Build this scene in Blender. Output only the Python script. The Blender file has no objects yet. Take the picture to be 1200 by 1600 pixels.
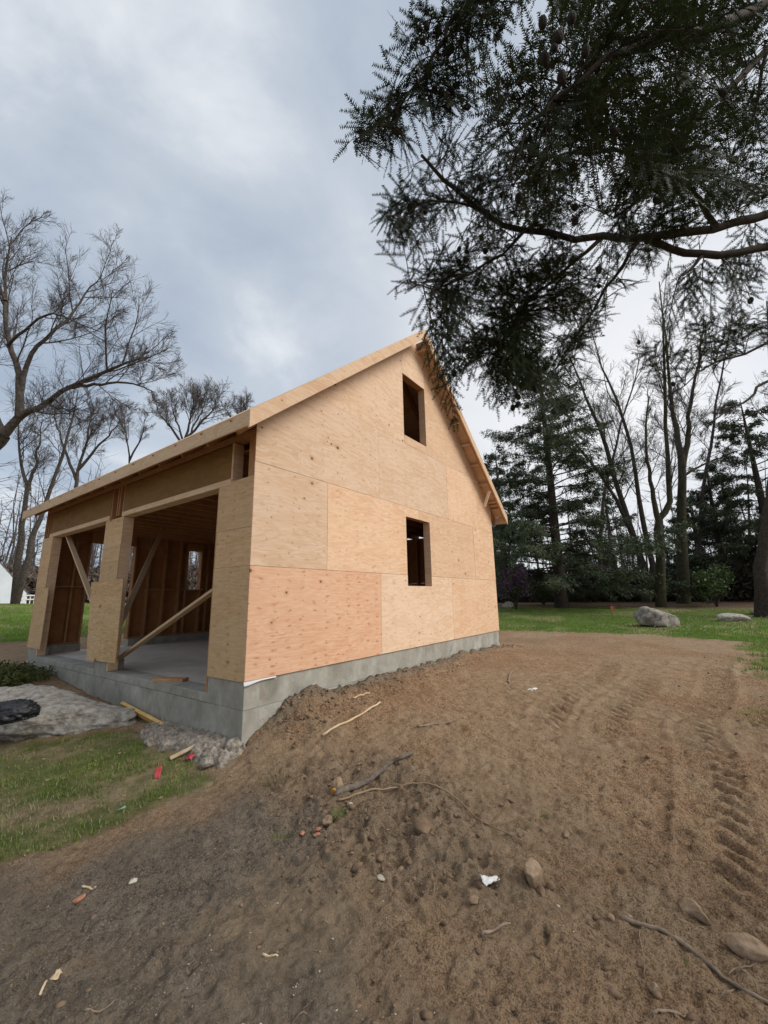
import bpy, bmesh, math, random
import numpy as np
from mathutils import Vector, Matrix

rng = np.random.default_rng(11)
random.seed(5)
SC = bpy.context.scene
COL = SC.collection
R_ = math.radians

# ------------------------------------------------------------------ camera
CAM = np.array([-2.80906, -3.88140, 0.84126])
YAW, PIT, ROL, FPX = R_(35.9031), R_(11.8413), R_(-1.0435), 638.096   # focal length for a 1200 px wide picture
_f = np.array([math.cos(YAW)*math.cos(PIT), math.sin(YAW)*math.cos(PIT), math.sin(PIT)])
_r = np.array([math.sin(YAW), -math.cos(YAW), 0.0])
_u = np.cross(_r, _f)
CR = math.cos(ROL)*_r + math.sin(ROL)*_u
CU = -math.sin(ROL)*_r + math.cos(ROL)*_u
cd = bpy.data.cameras.new('camera')
co = bpy.data.objects.new('camera', cd)
COL.objects.link(co)
co.matrix_world = Matrix(((CR[0], CU[0], -_f[0], CAM[0]), (CR[1], CU[1], -_f[1], CAM[1]),
                          (CR[2], CU[2], -_f[2], CAM[2]), (0, 0, 0, 1)))
cd.sensor_fit = 'HORIZONTAL'
cd.sensor_width = 36.0
cd.lens = 36.0*FPX/1200.0
cd.clip_start = 0.05
cd.clip_end = 3000
SC.camera = co

# ------------------------------------------------------------------ sky, sun, exposure
SUN_AZ, SUN_EL = R_(-76), R_(40)
W = bpy.data.worlds.new('World')
SC.world = W
W.use_nodes = True
nt = W.node_tree
nt.nodes.clear()
def wn(t, **k):
    n = nt.nodes.new(t)
    for a, b in k.items():
        setattr(n, a, b)
    return n
wl = nt.links.new
out = wn('ShaderNodeOutputWorld')
bg = wn('ShaderNodeBackground')
bg.inputs['Strength'].default_value = 0.1
sky = wn('ShaderNodeTexSky', sky_type='NISHITA')
sky.sun_disc = False
sky.sun_elevation = SUN_EL
sky.sun_rotation = math.pi/2 - SUN_AZ
sky.air_density = 1.0
sky.dust_density = 2.0
tc = wn('ShaderNodeTexCoord')
sep = wn('ShaderNodeSeparateXYZ')
wl(tc.outputs['Generated'], sep.inputs[0])
zc = wn('ShaderNodeMath', operation='MAXIMUM'); wl(sep.outputs['Z'], zc.inputs[0]); zc.inputs[1].default_value = 0.0
za = wn('ShaderNodeMath', operation='ADD'); wl(zc.outputs[0], za.inputs[0]); za.inputs[1].default_value = 0.40
dv = wn('ShaderNodeVectorMath', operation='DIVIDE')
cz = wn('ShaderNodeCombineXYZ')
for i in range(3): wl(za.outputs[0], cz.inputs[i])
wl(tc.outputs['Generated'], dv.inputs[0]); wl(cz.outputs[0], dv.inputs[1])
flat = wn('ShaderNodeVectorMath', operation='MULTIPLY'); wl(dv.outputs[0], flat.inputs[0]); flat.inputs[1].default_value = (1, 1, 0.25)
off1 = wn('ShaderNodeVectorMath', operation='ADD'); wl(flat.outputs[0], off1.inputs[0]); off1.inputs[1].default_value = (3.7, 5.0, 0.0)
n0 = wn('ShaderNodeTexNoise'); n0.inputs['Scale'].default_value = 0.9; n0.inputs['Detail'].default_value = 2; n0.inputs['Distortion'].default_value = 0.5
n1 = wn('ShaderNodeTexNoise'); n1.inputs['Scale'].default_value = 3.1; n1.inputs['Detail'].default_value = 7; n1.inputs['Roughness'].default_value = 0.54; n1.inputs['Distortion'].default_value = 0.35
wl(off1.outputs[0], n0.inputs['Vector']); wl(off1.outputs[0], n1.inputs['Vector'])
nm = wn('ShaderNodeMix', data_type='FLOAT'); nm.inputs['Factor'].default_value = 0.40; wl(n0.outputs['Fac'], nm.inputs['A']); wl(n1.outputs['Fac'], nm.inputs['B'])
rp = wn('ShaderNodeValToRGB')
cr = rp.color_ramp
cr.elements[0].position = 0.40; cr.elements[0].color = (2.10, 2.48, 3.02, 1)
cr.elements[1].position = 0.62; cr.elements[1].color = (4.6, 4.75, 4.9, 1)
e = cr.elements.new(0.47); e.color = (2.50, 2.86, 3.36, 1)
e = cr.elements.new(0.54); e.color = (3.10, 3.40, 3.80, 1)
wl(nm.outputs['Result'], rp.inputs['Fac'])
# thinner, brighter cloud low in the sky where the hidden sun whitens it
dt = wn('ShaderNodeVectorMath', operation='DOT_PRODUCT'); wl(tc.outputs['Generated'], dt.inputs[0]); dt.inputs[1].default_value = (0.923, 0.108, 0.370)
gm = wn('ShaderNodeMapRange'); wl(dt.outputs['Value'], gm.inputs['Value'])
gm.inputs['From Min'].default_value = 0.66; gm.inputs['From Max'].default_value = 1.0; gm.inputs['To Min'].default_value = 0.0; gm.inputs['To Max'].default_value = 1.0
gp_ = wn('ShaderNodeMath', operation='POWER'); wl(gm.outputs[0], gp_.inputs[0]); gp_.inputs[1].default_value = 2.4
gs_ = wn('ShaderNodeMath', operation='MULTIPLY'); wl(gp_.outputs[0], gs_.inputs[0]); gs_.inputs[1].default_value = 0.72
mg = wn('ShaderNodeMix', data_type='RGBA'); wl(gs_.outputs[0], mg.inputs['Factor']); wl(rp.outputs['Color'], mg.inputs['A']); mg.inputs['B'].default_value = (6.0, 5.85, 5.7, 1)
mx = wn('ShaderNodeMix', data_type='RGBA'); mx.inputs['Factor'].default_value = 0.90
wl(sky.outputs['Color'], mx.inputs['A']); wl(mg.outputs['Result'], mx.inputs['B'])
wl(mx.outputs['Result'], bg.inputs['Color'])
wl(bg.outputs['Background'], out.inputs['Surface'])

sd = bpy.data.lights.new('sun', 'SUN')
sd.energy = 1.5
sd.angle = R_(34)
sd.color = (1.0, 0.95, 0.88)
so = bpy.data.objects.new('sun', sd)
COL.objects.link(so)
so.location = (0, -10, 20)
sdir = Vector((math.cos(SUN_AZ)*math.cos(SUN_EL), math.sin(SUN_AZ)*math.cos(SUN_EL), math.sin(SUN_EL)))
so.rotation_euler = sdir.to_track_quat('Z', 'Y').to_euler()

SC.view_settings.view_transform = 'Standard'
SC.view_settings.look = 'None'
SC.view_settings.gamma = 1.0
SC.view_settings.use_curve_mapping = False
SC.view_settings.exposure = 0.95
SC.cycles.max_bounces = 7
SC.cycles.diffuse_bounces = 4
SC.cycles.use_denoising = True

# ------------------------------------------------------------------ helpers: pixels of the 1200 x 1600 photograph to places
def ray(x, y):
    return _f*FPX + CR*(x-600) + CU*(800-y)
def at_depth(x, y, d):
    return CAM + ray(x, y)/FPX*d
def on_plane(ax, c, x, y):
    d = ray(x, y)
    return CAM + d*((c-CAM[ax])/d[ax])

# ------------------------------------------------------------------ helpers: objects
def tag(o, label=None, cat=None, group=None, kind=None):
    if label: o['label'] = label
    if cat: o['category'] = cat
    if group: o['group'] = group
    if kind: o['kind'] = kind
    return o
def link(o, parent=None):
    COL.objects.link(o)
    if parent is not None:
        o.parent = parent
    return o
def empty(name, loc=(0, 0, 0), rz=0.0):
    o = bpy.data.objects.new(name, None)
    o.location = Vector(loc); o.rotation_euler = (0, 0, rz)
    o.empty_display_size = 0.2
    COL.objects.link(o)
    return o
def mesh_np(name, V, F, mats, smooth=False, mi=None, col=None):
    """V (n,3); F list of index arrays (k,3) or (k,4)"""
    V = np.asarray(V, np.float32)
    me = bpy.data.meshes.new(name)
    F = [np.asarray(f, np.int32) for f in F if len(f)]
    nl = sum(f.size for f in F); nf = sum(len(f) for f in F)
    me.vertices.add(len(V)); me.vertices.foreach_set('co', V.ravel())
    me.loops.add(nl); me.loops.foreach_set('vertex_index', np.concatenate([f.ravel() for f in F]))
    me.polygons.add(nf)
    tot = np.concatenate([np.full(len(f), f.shape[1], np.int32) for f in F])
    st = np.concatenate([[0], np.cumsum(tot)[:-1]]).astype(np.int32)
    me.polygons.foreach_set('loop_start', st)
    try:
        me.polygons.foreach_set('loop_total', tot)
    except Exception:
        pass
    if smooth:
        me.polygons.foreach_set('use_smooth', np.ones(nf, bool))
    if mi is not None:
        me.polygons.foreach_set('material_index', np.asarray(mi, np.int32))
    me.update(calc_edges=True)
    if col is not None:
        a = me.color_attributes.new('zone', 'FLOAT_COLOR', 'POINT')
        a.data.foreach_set('color', np.asarray(col, np.float32).ravel())
    for m in (mats if isinstance(mats, (list, tuple)) else [mats]):
        me.materials.append(m)
    return me
def mobj(name, me, parent=None):
    o = bpy.data.objects.new(name, me)
    return link(o, parent)
class MB:
    """collects arrays into one mesh"""
    def __init__(s):
        s.V = []; s.T = []; s.Q = []; s.n = 0
    def add(s, V, T=None, Q=None):
        V = np.asarray(V, float).reshape(-1, 3)
        if T is not None and len(T): s.T.append(np.asarray(T, np.int64).reshape(-1, 3)+s.n)
        if Q is not None and len(Q): s.Q.append(np.asarray(Q, np.int64).reshape(-1, 4)+s.n)
        s.V.append(V); s.n += len(V)
    def mesh(s, name, mat, smooth=False):
        F = []
        if s.T: F.append(np.concatenate(s.T))
        if s.Q: F.append(np.concatenate(s.Q))
        return mesh_np(name, np.concatenate(s.V), F, mat, smooth)
    def obj(s, name, mat, parent=None, smooth=False):
        return mobj(name, s.mesh(name, mat, smooth), parent)
BQ = np.array([[0, 2, 3, 1], [4, 5, 7, 6], [0, 1, 5, 4], [2, 6, 7, 3], [0, 4, 6, 2], [1, 3, 7, 5]])
def box_vf(x0, x1, y0, y1, z0, z1):
    V = np.array([[x, y, z] for z in (z0, z1) for y in (y0, y1) for x in (x0, x1)], float)
    return V, BQ
def box(name, x0, x1, y0, y1, z0, z1, mat, parent, bev=0.0):
    """one block as one object; slightly eased edges if bev"""
    c = np.array([(x0+x1)/2, (y0+y1)/2, (z0+z1)/2])
    key = (round(x1-x0, 4), round(y1-y0, 4), round(z1-z0, 4), mat.name, bev)
    me = box.cache.get(key)
    if me is None:
        h = np.array([(x1-x0)/2, (y1-y0)/2, (z1-z0)/2])
        bm = bmesh.new()
        bmesh.ops.create_cube(bm, size=2.0)
        for v in bm.verts:
            v.co = Vector((v.co.x*h[0], v.co.y*h[1], v.co.z*h[2]))
        if bev:
            bmesh.ops.bevel(bm, geom=bm.edges[:], offset=bev, segments=1, affect='EDGES', profile=0.5)
        me = bpy.data.meshes.new(name)
        bm.to_mesh(me); bm.free()
        me.materials.append(mat)
        box.cache[key] = me
    o = mobj(name, me, parent)
    o.location = c
    return o
box.cache = {}
def beam(name, a, b, w, h, mat, parent, up=(0, 0, 1), bev=0.002):
    """a board from a to b, w across, h along up"""
    a = Vector(a); b = Vector(b)
    d = (b-a); L = d.length; d.normalize()
    s = d.cross(Vector(up)); s.normalize(); u = s.cross(d)
    key = ('beam', round(L, 4), round(w, 4), round(h, 4), mat.name, bev)
    me = box.cache.get(key)
    if me is None:
        bm = bmesh.new()
        bmesh.ops.create_cube(bm, size=1.0)
        for v in bm.verts:
            v.co = Vector((v.co.x*L, v.co.y*w, v.co.z*h))
        if bev:
            bmesh.ops.bevel(bm, geom=bm.edges[:], offset=bev, segments=1, affect='EDGES', profile=0.5)
        me = bpy.data.meshes.new(name)
        bm.to_mesh(me); bm.free()
        me.materials.append(mat)
        box.cache[key] = me
    o = mobj(name, me, parent)
    M = Matrix((d, -s, u)).transposed().to_4x4()
    M.translation = (a+b)/2
    o.matrix_local = M
    return o
def slab_poly(name, pts, ax, c0, c1, mat, parent, bev=0.0):
    """polygon in the plane across axis ax (0: y,z  1: x,z), extruded from c0 to c1"""
    bm = bmesh.new()
    mk = (lambda p, c: (c, p[0], p[1])) if ax == 0 else (lambda p, c: (p[0], c, p[1]))
    cx = sum(p[0] for p in pts)/len(pts); cz_ = sum(p[1] for p in pts)/len(pts)
    org = Vector(mk((cx, cz_), c0))
    vs = [bm.verts.new(Vector(mk(p, c0))-org) for p in pts]
    f = bm.faces.new(vs)
    ex = bmesh.ops.extrude_face_region(bm, geom=[f])
    dv_ = Vector(mk((0, 0), c1))-Vector(mk((0, 0), c0))
    for v in [g for g in ex['geom'] if isinstance(g, bmesh.types.BMVert)]:
        v.co += dv_
    bmesh.ops.recalc_face_normals(bm, faces=bm.faces[:])
    if bev:
        bmesh.ops.bevel(bm, geom=bm.edges[:], offset=bev, segments=1, affect='EDGES', profile=0.5)
    me = bpy.data.meshes.new(name)
    bm.to_mesh(me); bm.free()
    me.materials.append(mat)
    o = mobj(name, me, parent)
    o.location = org
    return o
def tubes(P, Rd, sides=5):
    """P (B,N,3), Rd (B,N) -> V, Q of B open tubes with pointed-off ends"""
    P = np.asarray(P, float); Rd = np.asarray(Rd, float)
    B, N, _ = P.shape
    T = np.gradient(P, axis=1)
    T /= np.linalg.norm(T, axis=2, keepdims=True)+1e-12
    ref = np.where(np.abs(T[:, :1, 2:3]) > 0.9, np.array([1., 0, 0]), np.array([0, 0, 1.]))
    ref = np.broadcast_to(ref, P.shape)
    S = np.cross(T, ref); S /= np.linalg.norm(S, axis=2, keepdims=True)+1e-12
    U = np.cross(S, T)
    a = np.arange(sides)/sides*2*np.pi
    ring = (np.cos(a)[None, None, :, None]*S[:, :, None, :]+np.sin(a)[None, None, :, None]*U[:, :, None, :])
    V = P[:, :, None, :]+ring*Rd[:, :, None, None]
    idx = np.arange(B*N*sides).reshape(B, N, sides)
    a0 = idx[:, :-1, :]; a1 = np.roll(idx, -1, axis=2)[:, :-1, :]
    b0 = idx[:, 1:, :]; b1 = np.roll(idx, -1, axis=2)[:, 1:, :]
    Q = np.stack([a0, a1, b1, b0], -1).reshape(-1, 4)
    return V.reshape(-1, 3), Q
def capped_tube(mb, P, Rd, sides=6):
    P = np.asarray(P, float); V, Q = tubes(P[None], np.asarray(Rd)[None], sides)
    n = len(P)
    V = np.vstack([V, P[:1], P[-1:]])
    c0 = n*sides; c1 = c0+1
    T = [[c0, (i+1) % sides, i] for i in range(sides)]+[[c1, (n-1)*sides+i, (n-1)*sides+(i+1) % sides] for i in range(sides)]
    mb.add(V, T, Q)
# value noise in numpy
def _h(ix, iy, iz, seed):
    n = (ix*374761393+iy*668265263+iz*2147483647+seed*974634777) & 0xFFFFFFFF
    n = ((n ^ (n >> 13))*1274126177) & 0xFFFFFFFF
    n = (n ^ (n >> 16)) & 0xFFFFFFFF
    return (n & 0xFFFF)/65535.0
def vnoise(x, y, z=None, seed=0):
    x = np.asarray(x, float); y = np.asarray(y, float); z = np.zeros_like(x) if z is None else np.asarray(z, float)
    ix = np.floor(x).astype(np.int64); iy = np.floor(y).astype(np.int64); iz = np.floor(z).astype(np.int64)
    fx = x-ix; fy = y-iy; fz = z-iz
    fx = fx*fx*fx*(fx*(fx*6-15)+10); fy = fy*fy*fy*(fy*(fy*6-15)+10); fz = fz*fz*fz*(fz*(fz*6-15)+10)
    def c(a, b, d): return _h(ix+a, iy+b, iz+d, seed)
    def lerp(a, b, t): return a+(b-a)*t
    z0 = lerp(lerp(c(0, 0, 0), c(1, 0, 0), fx), lerp(c(0, 1, 0), c(1, 1, 0), fx), fy)
    z1 = lerp(lerp(c(0, 0, 1), c(1, 0, 1), fx), lerp(c(0, 1, 1), c(1, 1, 1), fx), fy)
    return lerp(z0, z1, fz)*2-1
def fbm(x, y, z=None, oct=4, seed=0, gain=0.5):
    a = 1.0; s = 0.0; f = 1.0; tot = 0
    z = np.zeros_like(np.asarray(x, float)) if z is None else z
    for i in range(oct):
        s = s+a*vnoise(np.asarray(x)*f, np.asarray(y)*f, np.asarray(z)*f, seed+i*17); tot += a; a *= gain; f *= 2.03
    return s/tot
def sstep(a, b, x):
    t = np.clip((np.asarray(x, float)-a)/(b-a), 0, 1)
    return t*t*(3-2*t)

# ------------------------------------------------------------------ materials
def mat_new(name):
    m = bpy.data.materials.new(name)
    m.use_nodes = True
    t = m.node_tree
    b = t.nodes['Principled BSDF']
    return m, t, b
def nd(t, kind, ins=None, **k):
    n = t.nodes.new(kind)
    for a, b in k.items(): setattr(n, a, b)
    for a, b in (ins or {}).items(): n.inputs[a].default_value = b
    return n
def ramp(t, stops):
    n = t.nodes.new('ShaderNodeValToRGB')
    c = n.color_ramp
    while len(c.elements) < len(stops): c.elements.new(0.5)
    for e_, (p, col_) in zip(c.elements, stops):
        e_.position = p; e_.color = (*col_, 1) if len(col_) == 3 else col_
    return n
def bump(t, b, src, strength, dist):
    n = nd(t, 'ShaderNodeBump', {'Strength': strength, 'Distance': dist})
    t.links.new(src, n.inputs['Height']); t.links.new(n.outputs[0], b.inputs['Normal'])
    return n
def coords(t, per_obj=True, scale=(1, 1, 1)):
    tc_ = nd(t, 'ShaderNodeTexCoord')
    src = tc_.outputs['Object']
    if per_obj:
        oi = nd(t, 'ShaderNodeObjectInfo')
        mm = nd(t, 'ShaderNodeMath', operation='MULTIPLY'); t.links.new(oi.outputs['Random'], mm.inputs[0]); mm.inputs[1].default_value = 37.0
        ad = nd(t, 'ShaderNodeVectorMath', operation='ADD'); t.links.new(src, ad.inputs[0]); t.links.new(mm.outputs[0], ad.inputs[1])
        src = ad.outputs[0]
    mp = nd(t, 'ShaderNodeMapping'); mp.inputs['Scale'].default_value = scale
    t.links.new(src, mp.inputs['Vector'])
    return mp.outputs[0]
def mixc(t, fac, a, b, mode='MIX'):
    n = nd(t, 'ShaderNodeMix', data_type='RGBA', blend_type=mode)
    for s, k in ((fac, 'Factor'), (a, 'A'), (b, 'B')):
        if isinstance(s, (int, float)): n.inputs[k].default_value = s
        elif isinstance(s, tuple): n.inputs[k].default_value = (*s, 1) if len(s) == 3 else s
        else: t.links.new(s, n.inputs[k])
    return n.outputs['Result']
def simple_mat(name, c0, c1, scale=6.0, rough=0.8, bstr=0.3, bdist=0.01, detail=5, per_obj=False, spec=0.3):
    m, t, b = mat_new(name)
    v = coords(t, per_obj)
    n = nd(t, 'ShaderNodeTexNoise', {'Scale': scale, 'Detail': detail, 'Roughness': 0.6})
    t.links.new(v, n.inputs['Vector'])
    r = ramp(t, [(0.32, c0), (0.68, c1)])
    t.links.new(n.outputs['Fac'], r.inputs['Fac']); t.links.new(r.outputs[0], b.inputs['Base Color'])
    b.inputs['Roughness'].default_value = rough
    b.inputs['Specular IOR Level'].default_value = spec
    if bstr: bump(t, b, n.outputs['Fac'], bstr, bdist)
    return m
def ply_mat(name, base, pale, dark, axis=1, knots=1.0, grain=1.0, dots=0.0, nails=1):
    """sheathing plywood: rotary-cut figure running along the sheet, knots, plugs, nail heads. axis: sheet normal (0 x, 1 y)"""
    m, t, b = mat_new(name)
    tc_ = nd(t, 'ShaderNodeTexCoord'); oi = nd(t, 'ShaderNodeObjectInfo')
    sp = nd(t, 'ShaderNodeSeparateXYZ'); t.links.new(tc_.outputs['Object'], sp.inputs[0])
    mm = nd(t, 'ShaderNodeMath', operation='MULTIPLY'); t.links.new(oi.outputs['Random'], mm.inputs[0]); mm.inputs[1].default_value = 53.0
    cb = nd(t, 'ShaderNodeCombineXYZ')
    t.links.new(sp.outputs['Y' if axis == 0 else 'X'], cb.inputs[0]); t.links.new(sp.outputs['Z'], cb.inputs[1]); t.links.new(mm.outputs[0], cb.inputs[2])
    uv = cb.outputs[0]
    def mapped(s):
        mp = nd(t, 'ShaderNodeMapping'); mp.inputs['Scale'].default_value = s; t.links.new(uv, mp.inputs['Vector']); return mp.outputs[0]
    # broad figure: contours of a stretched noise
    n1_ = nd(t, 'ShaderNodeTexNoise', {'Scale': 1.0, 'Detail': 3.0, 'Roughness': 0.55, 'Distortion': 0.6}); t.links.new(mapped((1.1, 4.2, 1)), n1_.inputs['Vector'])
    m1 = nd(t, 'ShaderNodeMath', operation='MULTIPLY'); t.links.new(n1_.outputs['Fac'], m1.inputs[0]); m1.inputs[1].default_value = 9.0
    fr = nd(t, 'ShaderNodeMath', operation='PINGPONG'); t.links.new(m1.outputs[0], fr.inputs[0]); fr.inputs[1].default_value = 1.0
    n2_ = nd(t, 'ShaderNodeTexNoise', {'Scale': 1.0, 'Detail': 6.0, 'Roughness': 0.65}); t.links.new(mapped((5, 55, 1)), n2_.inputs['Vector'])
    n3_ = nd(t, 'ShaderNodeTexNoise', {'Scale': 1.0, 'Detail': 3.0, 'Roughness': 0.5}); t.links.new(mapped((0.9, 1.3, 1)), n3_.inputs['Vector'])
    r1 = ramp(t, [(0.15, base), (0.85, pale)]); t.links.new(fr.outputs[0], r1.inputs['Fac'])
    c = mixc(t, 0.9, base, r1.outputs[0])
    ln_ = nd(t, 'ShaderNodeMapRange', {'From Min': 0.80, 'From Max': 1.0, 'To Min': 0.0, 'To Max': 0.30}); t.links.new(fr.outputs[0], ln_.inputs['Value'])
    c = mixc(t, ln_.outputs[0], c, dark)
    g = nd(t, 'ShaderNodeMapRange', {'From Min': 0.42, 'From Max': 0.72, 'To Min': 0.0, 'To Max': 0.5*grain}); t.links.new(n2_.outputs['Fac'], g.inputs['Value'])
    c = mixc(t, g.outputs[0], c, dark)
    g3 = nd(t, 'ShaderNodeMapRange', {'From Min': 0.35, 'From Max': 0.7, 'To Min': 0.0, 'To Max': 0.45}); t.links.new(n3_.outputs['Fac'], g3.inputs['Value'])
    c = mixc(t, g3.outputs[0], c, pale)
    # knots: sparse, two sizes, elongated along the grain
    hs = []
    for sc_, rad, dens in (((2.6, 3.4, 1), 0.085, 0.60), ((4.6, 6.0, 1), 0.10, 0.38), ((9.0, 12.0, 1), 0.11, 0.16)):
        vo = nd(t, 'ShaderNodeTexVoronoi', {'Scale': 1.0, 'Randomness': 0.95}); t.links.new(mapped(sc_), vo.inputs['Vector'])
        sp2 = nd(t, 'ShaderNodeSeparateXYZ'); t.links.new(vo.outputs['Color'], sp2.inputs[0])
        keep = nd(t, 'ShaderNodeMath', operation='GREATER_THAN'); t.links.new(sp2.outputs[0], keep.inputs[0]); keep.inputs[1].default_value = 1-dens*knots
        rs = nd(t, 'ShaderNodeMath', operation='MULTIPLY_ADD'); t.links.new(sp2.outputs[1], rs.inputs[0]); rs.inputs[1].default_value = rad; rs.inputs[2].default_value = 0.025
        dd = nd(t, 'ShaderNodeMath', operation='DIVIDE'); t.links.new(vo.outputs['Distance'], dd.inputs[0]); t.links.new(rs.outputs[0], dd.inputs[1])
        core = nd(t, 'ShaderNodeMapRange', {'From Min': 0.5, 'From Max': 0.95, 'To Min': 0.92, 'To Max': 0.0}); t.links.new(dd.outputs[0], core.inputs['Value'])
        halo = nd(t, 'ShaderNodeMapRange', {'From Min': 0.6, 'From Max': 2.3, 'To Min': 0.38, 'To Max': 0.0}); t.links.new(dd.outputs[0], halo.inputs['Value'])
        ck = nd(t, 'ShaderNodeMath', operation='MULTIPLY'); t.links.new(core.outputs[0], ck.inputs[0]); t.links.new(keep.outputs[0], ck.inputs[1])
        hk = nd(t, 'ShaderNodeMath', operation='MULTIPLY'); t.links.new(halo.outputs[0], hk.inputs[0]); t.links.new(keep.outputs[0], hk.inputs[1])
        c = mixc(t, hk.outputs[0], c, dark)
        c = mixc(t, ck.outputs[0], c, (0.12, 0.055, 0.025))
        hs.append(hk.outputs[0])
    if dots:
        # rows of small pecks left by the knots of the layer below, in ranks down the sheet
        n5 = nd(t, 'ShaderNodeTexNoise', {'Scale': 1.0, 'Detail': 1.0}); t.links.new(mapped((3, 3, 1)), n5.inputs['Vector'])
        wv = nd(t, 'ShaderNodeVectorMath', operation='MULTIPLY_ADD'); t.links.new(n5.outputs['Color'], wv.inputs[0]); wv.inputs[1].default_value = (0.10, 0.16, 0); t.links.new(uv, wv.inputs[2])
        mp = nd(t, 'ShaderNodeMapping'); mp.inputs['Scale'].default_value = (4.6, 11.5, 0.0); t.links.new(wv.outputs[0], mp.inputs['Vector'])
        vo = nd(t, 'ShaderNodeTexVoronoi', {'Scale': 1.0, 'Randomness': 0.35}, voronoi_dimensions='2D'); t.links.new(mp.outputs[0], vo.inputs['Vector'])
        dk = nd(t, 'ShaderNodeMapRange', {'From Min': 0.05, 'From Max': 0.22, 'To Min': dots, 'To Max': 0.0}); t.links.new(vo.outputs['Distance'], dk.inputs['Value'])
        sp3 = nd(t, 'ShaderNodeSeparateXYZ'); t.links.new(vo.outputs['Color'], sp3.inputs[0])
        kp = nd(t, 'ShaderNodeMapRange', {'From Min': 0.25, 'From Max': 0.9}); t.links.new(sp3.outputs[0], kp.inputs['Value'])
        dm = nd(t, 'ShaderNodeMath', operation='MULTIPLY'); t.links.new(dk.outputs[0], dm.inputs[0]); t.links.new(kp.outputs[0], dm.inputs[1])
        c = mixc(t, dm.outputs[0], c, dark)
    if nails:
        # nail heads in rows over the studs, 0.406 m apart along the sheet and about 0.17 m up it
        sx = nd(t, 'ShaderNodeSeparateXYZ'); t.links.new(uv, sx.inputs[0])
        def cell(o_, p_, ph):
            ad = nd(t, 'ShaderNodeMath', operation='MULTIPLY_ADD'); t.links.new(o_, ad.inputs[0]); ad.inputs[1].default_value = 1/p_; ad.inputs[2].default_value = ph+50
            fr_ = nd(t, 'ShaderNodeMath', operation='FRACT'); t.links.new(ad.outputs[0], fr_.inputs[0])
            sb = nd(t, 'ShaderNodeMath', operation='SUBTRACT'); t.links.new(fr_.outputs[0], sb.inputs[0]); sb.inputs[1].default_value = .5
            mu = nd(t, 'ShaderNodeMath', operation='MULTIPLY'); t.links.new(sb.outputs[0], mu.inputs[0]); mu.inputs[1].default_value = p_
            return mu.outputs[0]
        nj = nd(t, 'ShaderNodeTexNoise', {'Scale': 1.0, 'Detail': 0.0}); t.links.new(mapped((2.2, 5.5, 1)), nj.inputs['Vector'])
        nk = nd(t, 'ShaderNodeVectorMath', operation='MULTIPLY_ADD'); t.links.new(nj.outputs['Color'], nk.inputs[0]); nk.inputs[1].default_value = (.05, .09, 0); nk.inputs[2].default_value = (-.025, -.045, 0)
        cc = nd(t, 'ShaderNodeCombineXYZ'); t.links.new(cell(sx.outputs[0], .4064, .5), cc.inputs[0]); t.links.new(cell(sx.outputs[1], .17, .3), cc.inputs[1])
        va = nd(t, 'ShaderNodeVectorMath', operation='ADD'); t.links.new(cc.outputs[0], va.inputs[0]); t.links.new(nk.outputs[0], va.inputs[1])
        vl = nd(t, 'ShaderNodeVectorMath', operation='LENGTH'); t.links.new(va.outputs[0], vl.inputs[0])
        nh = nd(t, 'ShaderNodeMapRange', {'From Min': 0.004, 'From Max': 0.011, 'To Min': 0.75, 'To Max': 0.0}); t.links.new(vl.outputs['Value'], nh.inputs['Value'])
        c = mixc(t, nh.outputs[0], c, (0.17, 0.09, 0.05))
    # slight per-sheet shift
    hv = nd(t, 'ShaderNodeHueSaturation'); t.links.new(c, hv.inputs['Color'])
    vr = nd(t, 'ShaderNodeMapRange', {'To Min': 0.88, 'To Max': 1.10}); t.links.new(oi.outputs['Random'], vr.inputs['Value']); t.links.new(vr.outputs[0], hv.inputs['Value'])
    t.links.new(hv.outputs[0], b.inputs['Base Color'])
    b.inputs['Roughness'].default_value = 0.78
    b.inputs['Specular IOR Level'].default_value = 0.2
    sm = nd(t, 'ShaderNodeMath', operation='SUBTRACT'); t.links.new(n2_.outputs['Fac'], sm.inputs[0]); t.links.new(hs[0], sm.inputs[1])
    bump(t, b, sm.outputs[0], 0.25, 0.004)
    return m
M = {}
M['ply_pink'] = ply_mat('plywood_pinkish', (0.68, 0.395, 0.245), (0.74, 0.475, 0.31), (0.44, 0.20, 0.105), knots=0.5, dots=0.9, grain=1.2)
M['ply_pale'] = ply_mat('plywood_pale', (0.67, 0.46, 0.30), (0.765, 0.57, 0.41), (0.44, 0.255, 0.13), knots=1.25, grain=0.8, dots=0.4)
M['ply_tan'] = ply_mat('plywood_tan', (0.665, 0.43, 0.265), (0.75, 0.53, 0.36), (0.44, 0.235, 0.115), knots=0.9, dots=0.5, grain=1.0)
M['ply_fx'] = ply_mat('plywood_front', (0.57, 0.375, 0.195), (0.66, 0.465, 0.265), (0.36, 0.19, 0.08), axis=0, knots=1.1, grain=1.0, dots=0.5)
M['ply_fxd'] = ply_mat('plywood_patch', (0.56, 0.37, 0.18), (0.68, 0.48, 0.27), (0.30, 0.15, 0.055), axis=0, knots=1.3, dots=0.6, grain=1.5)
M['lumber'] = ply_mat('lumber', (0.62, 0.41, 0.25), (0.72, 0.53, 0.36), (0.45, 0.24, 0.13), axis=1, knots=0.7, nails=0)
M['lumber_y'] = ply_mat('lumber_along_wall', (0.60, 0.42, 0.26), (0.69, 0.52, 0.34), (0.42, 0.25, 0.13), axis=0, knots=0.6, nails=0)
M['lumber_shade'] = simple_mat('shaded_framing_lumber', (0.33, 0.155, 0.066), (0.44, 0.23, 0.105), 5, 0.8, 0.15, 0.003, per_obj=True)  # shaded copy of the tan lumber: indoor shade painted in as dark red-brown
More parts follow.
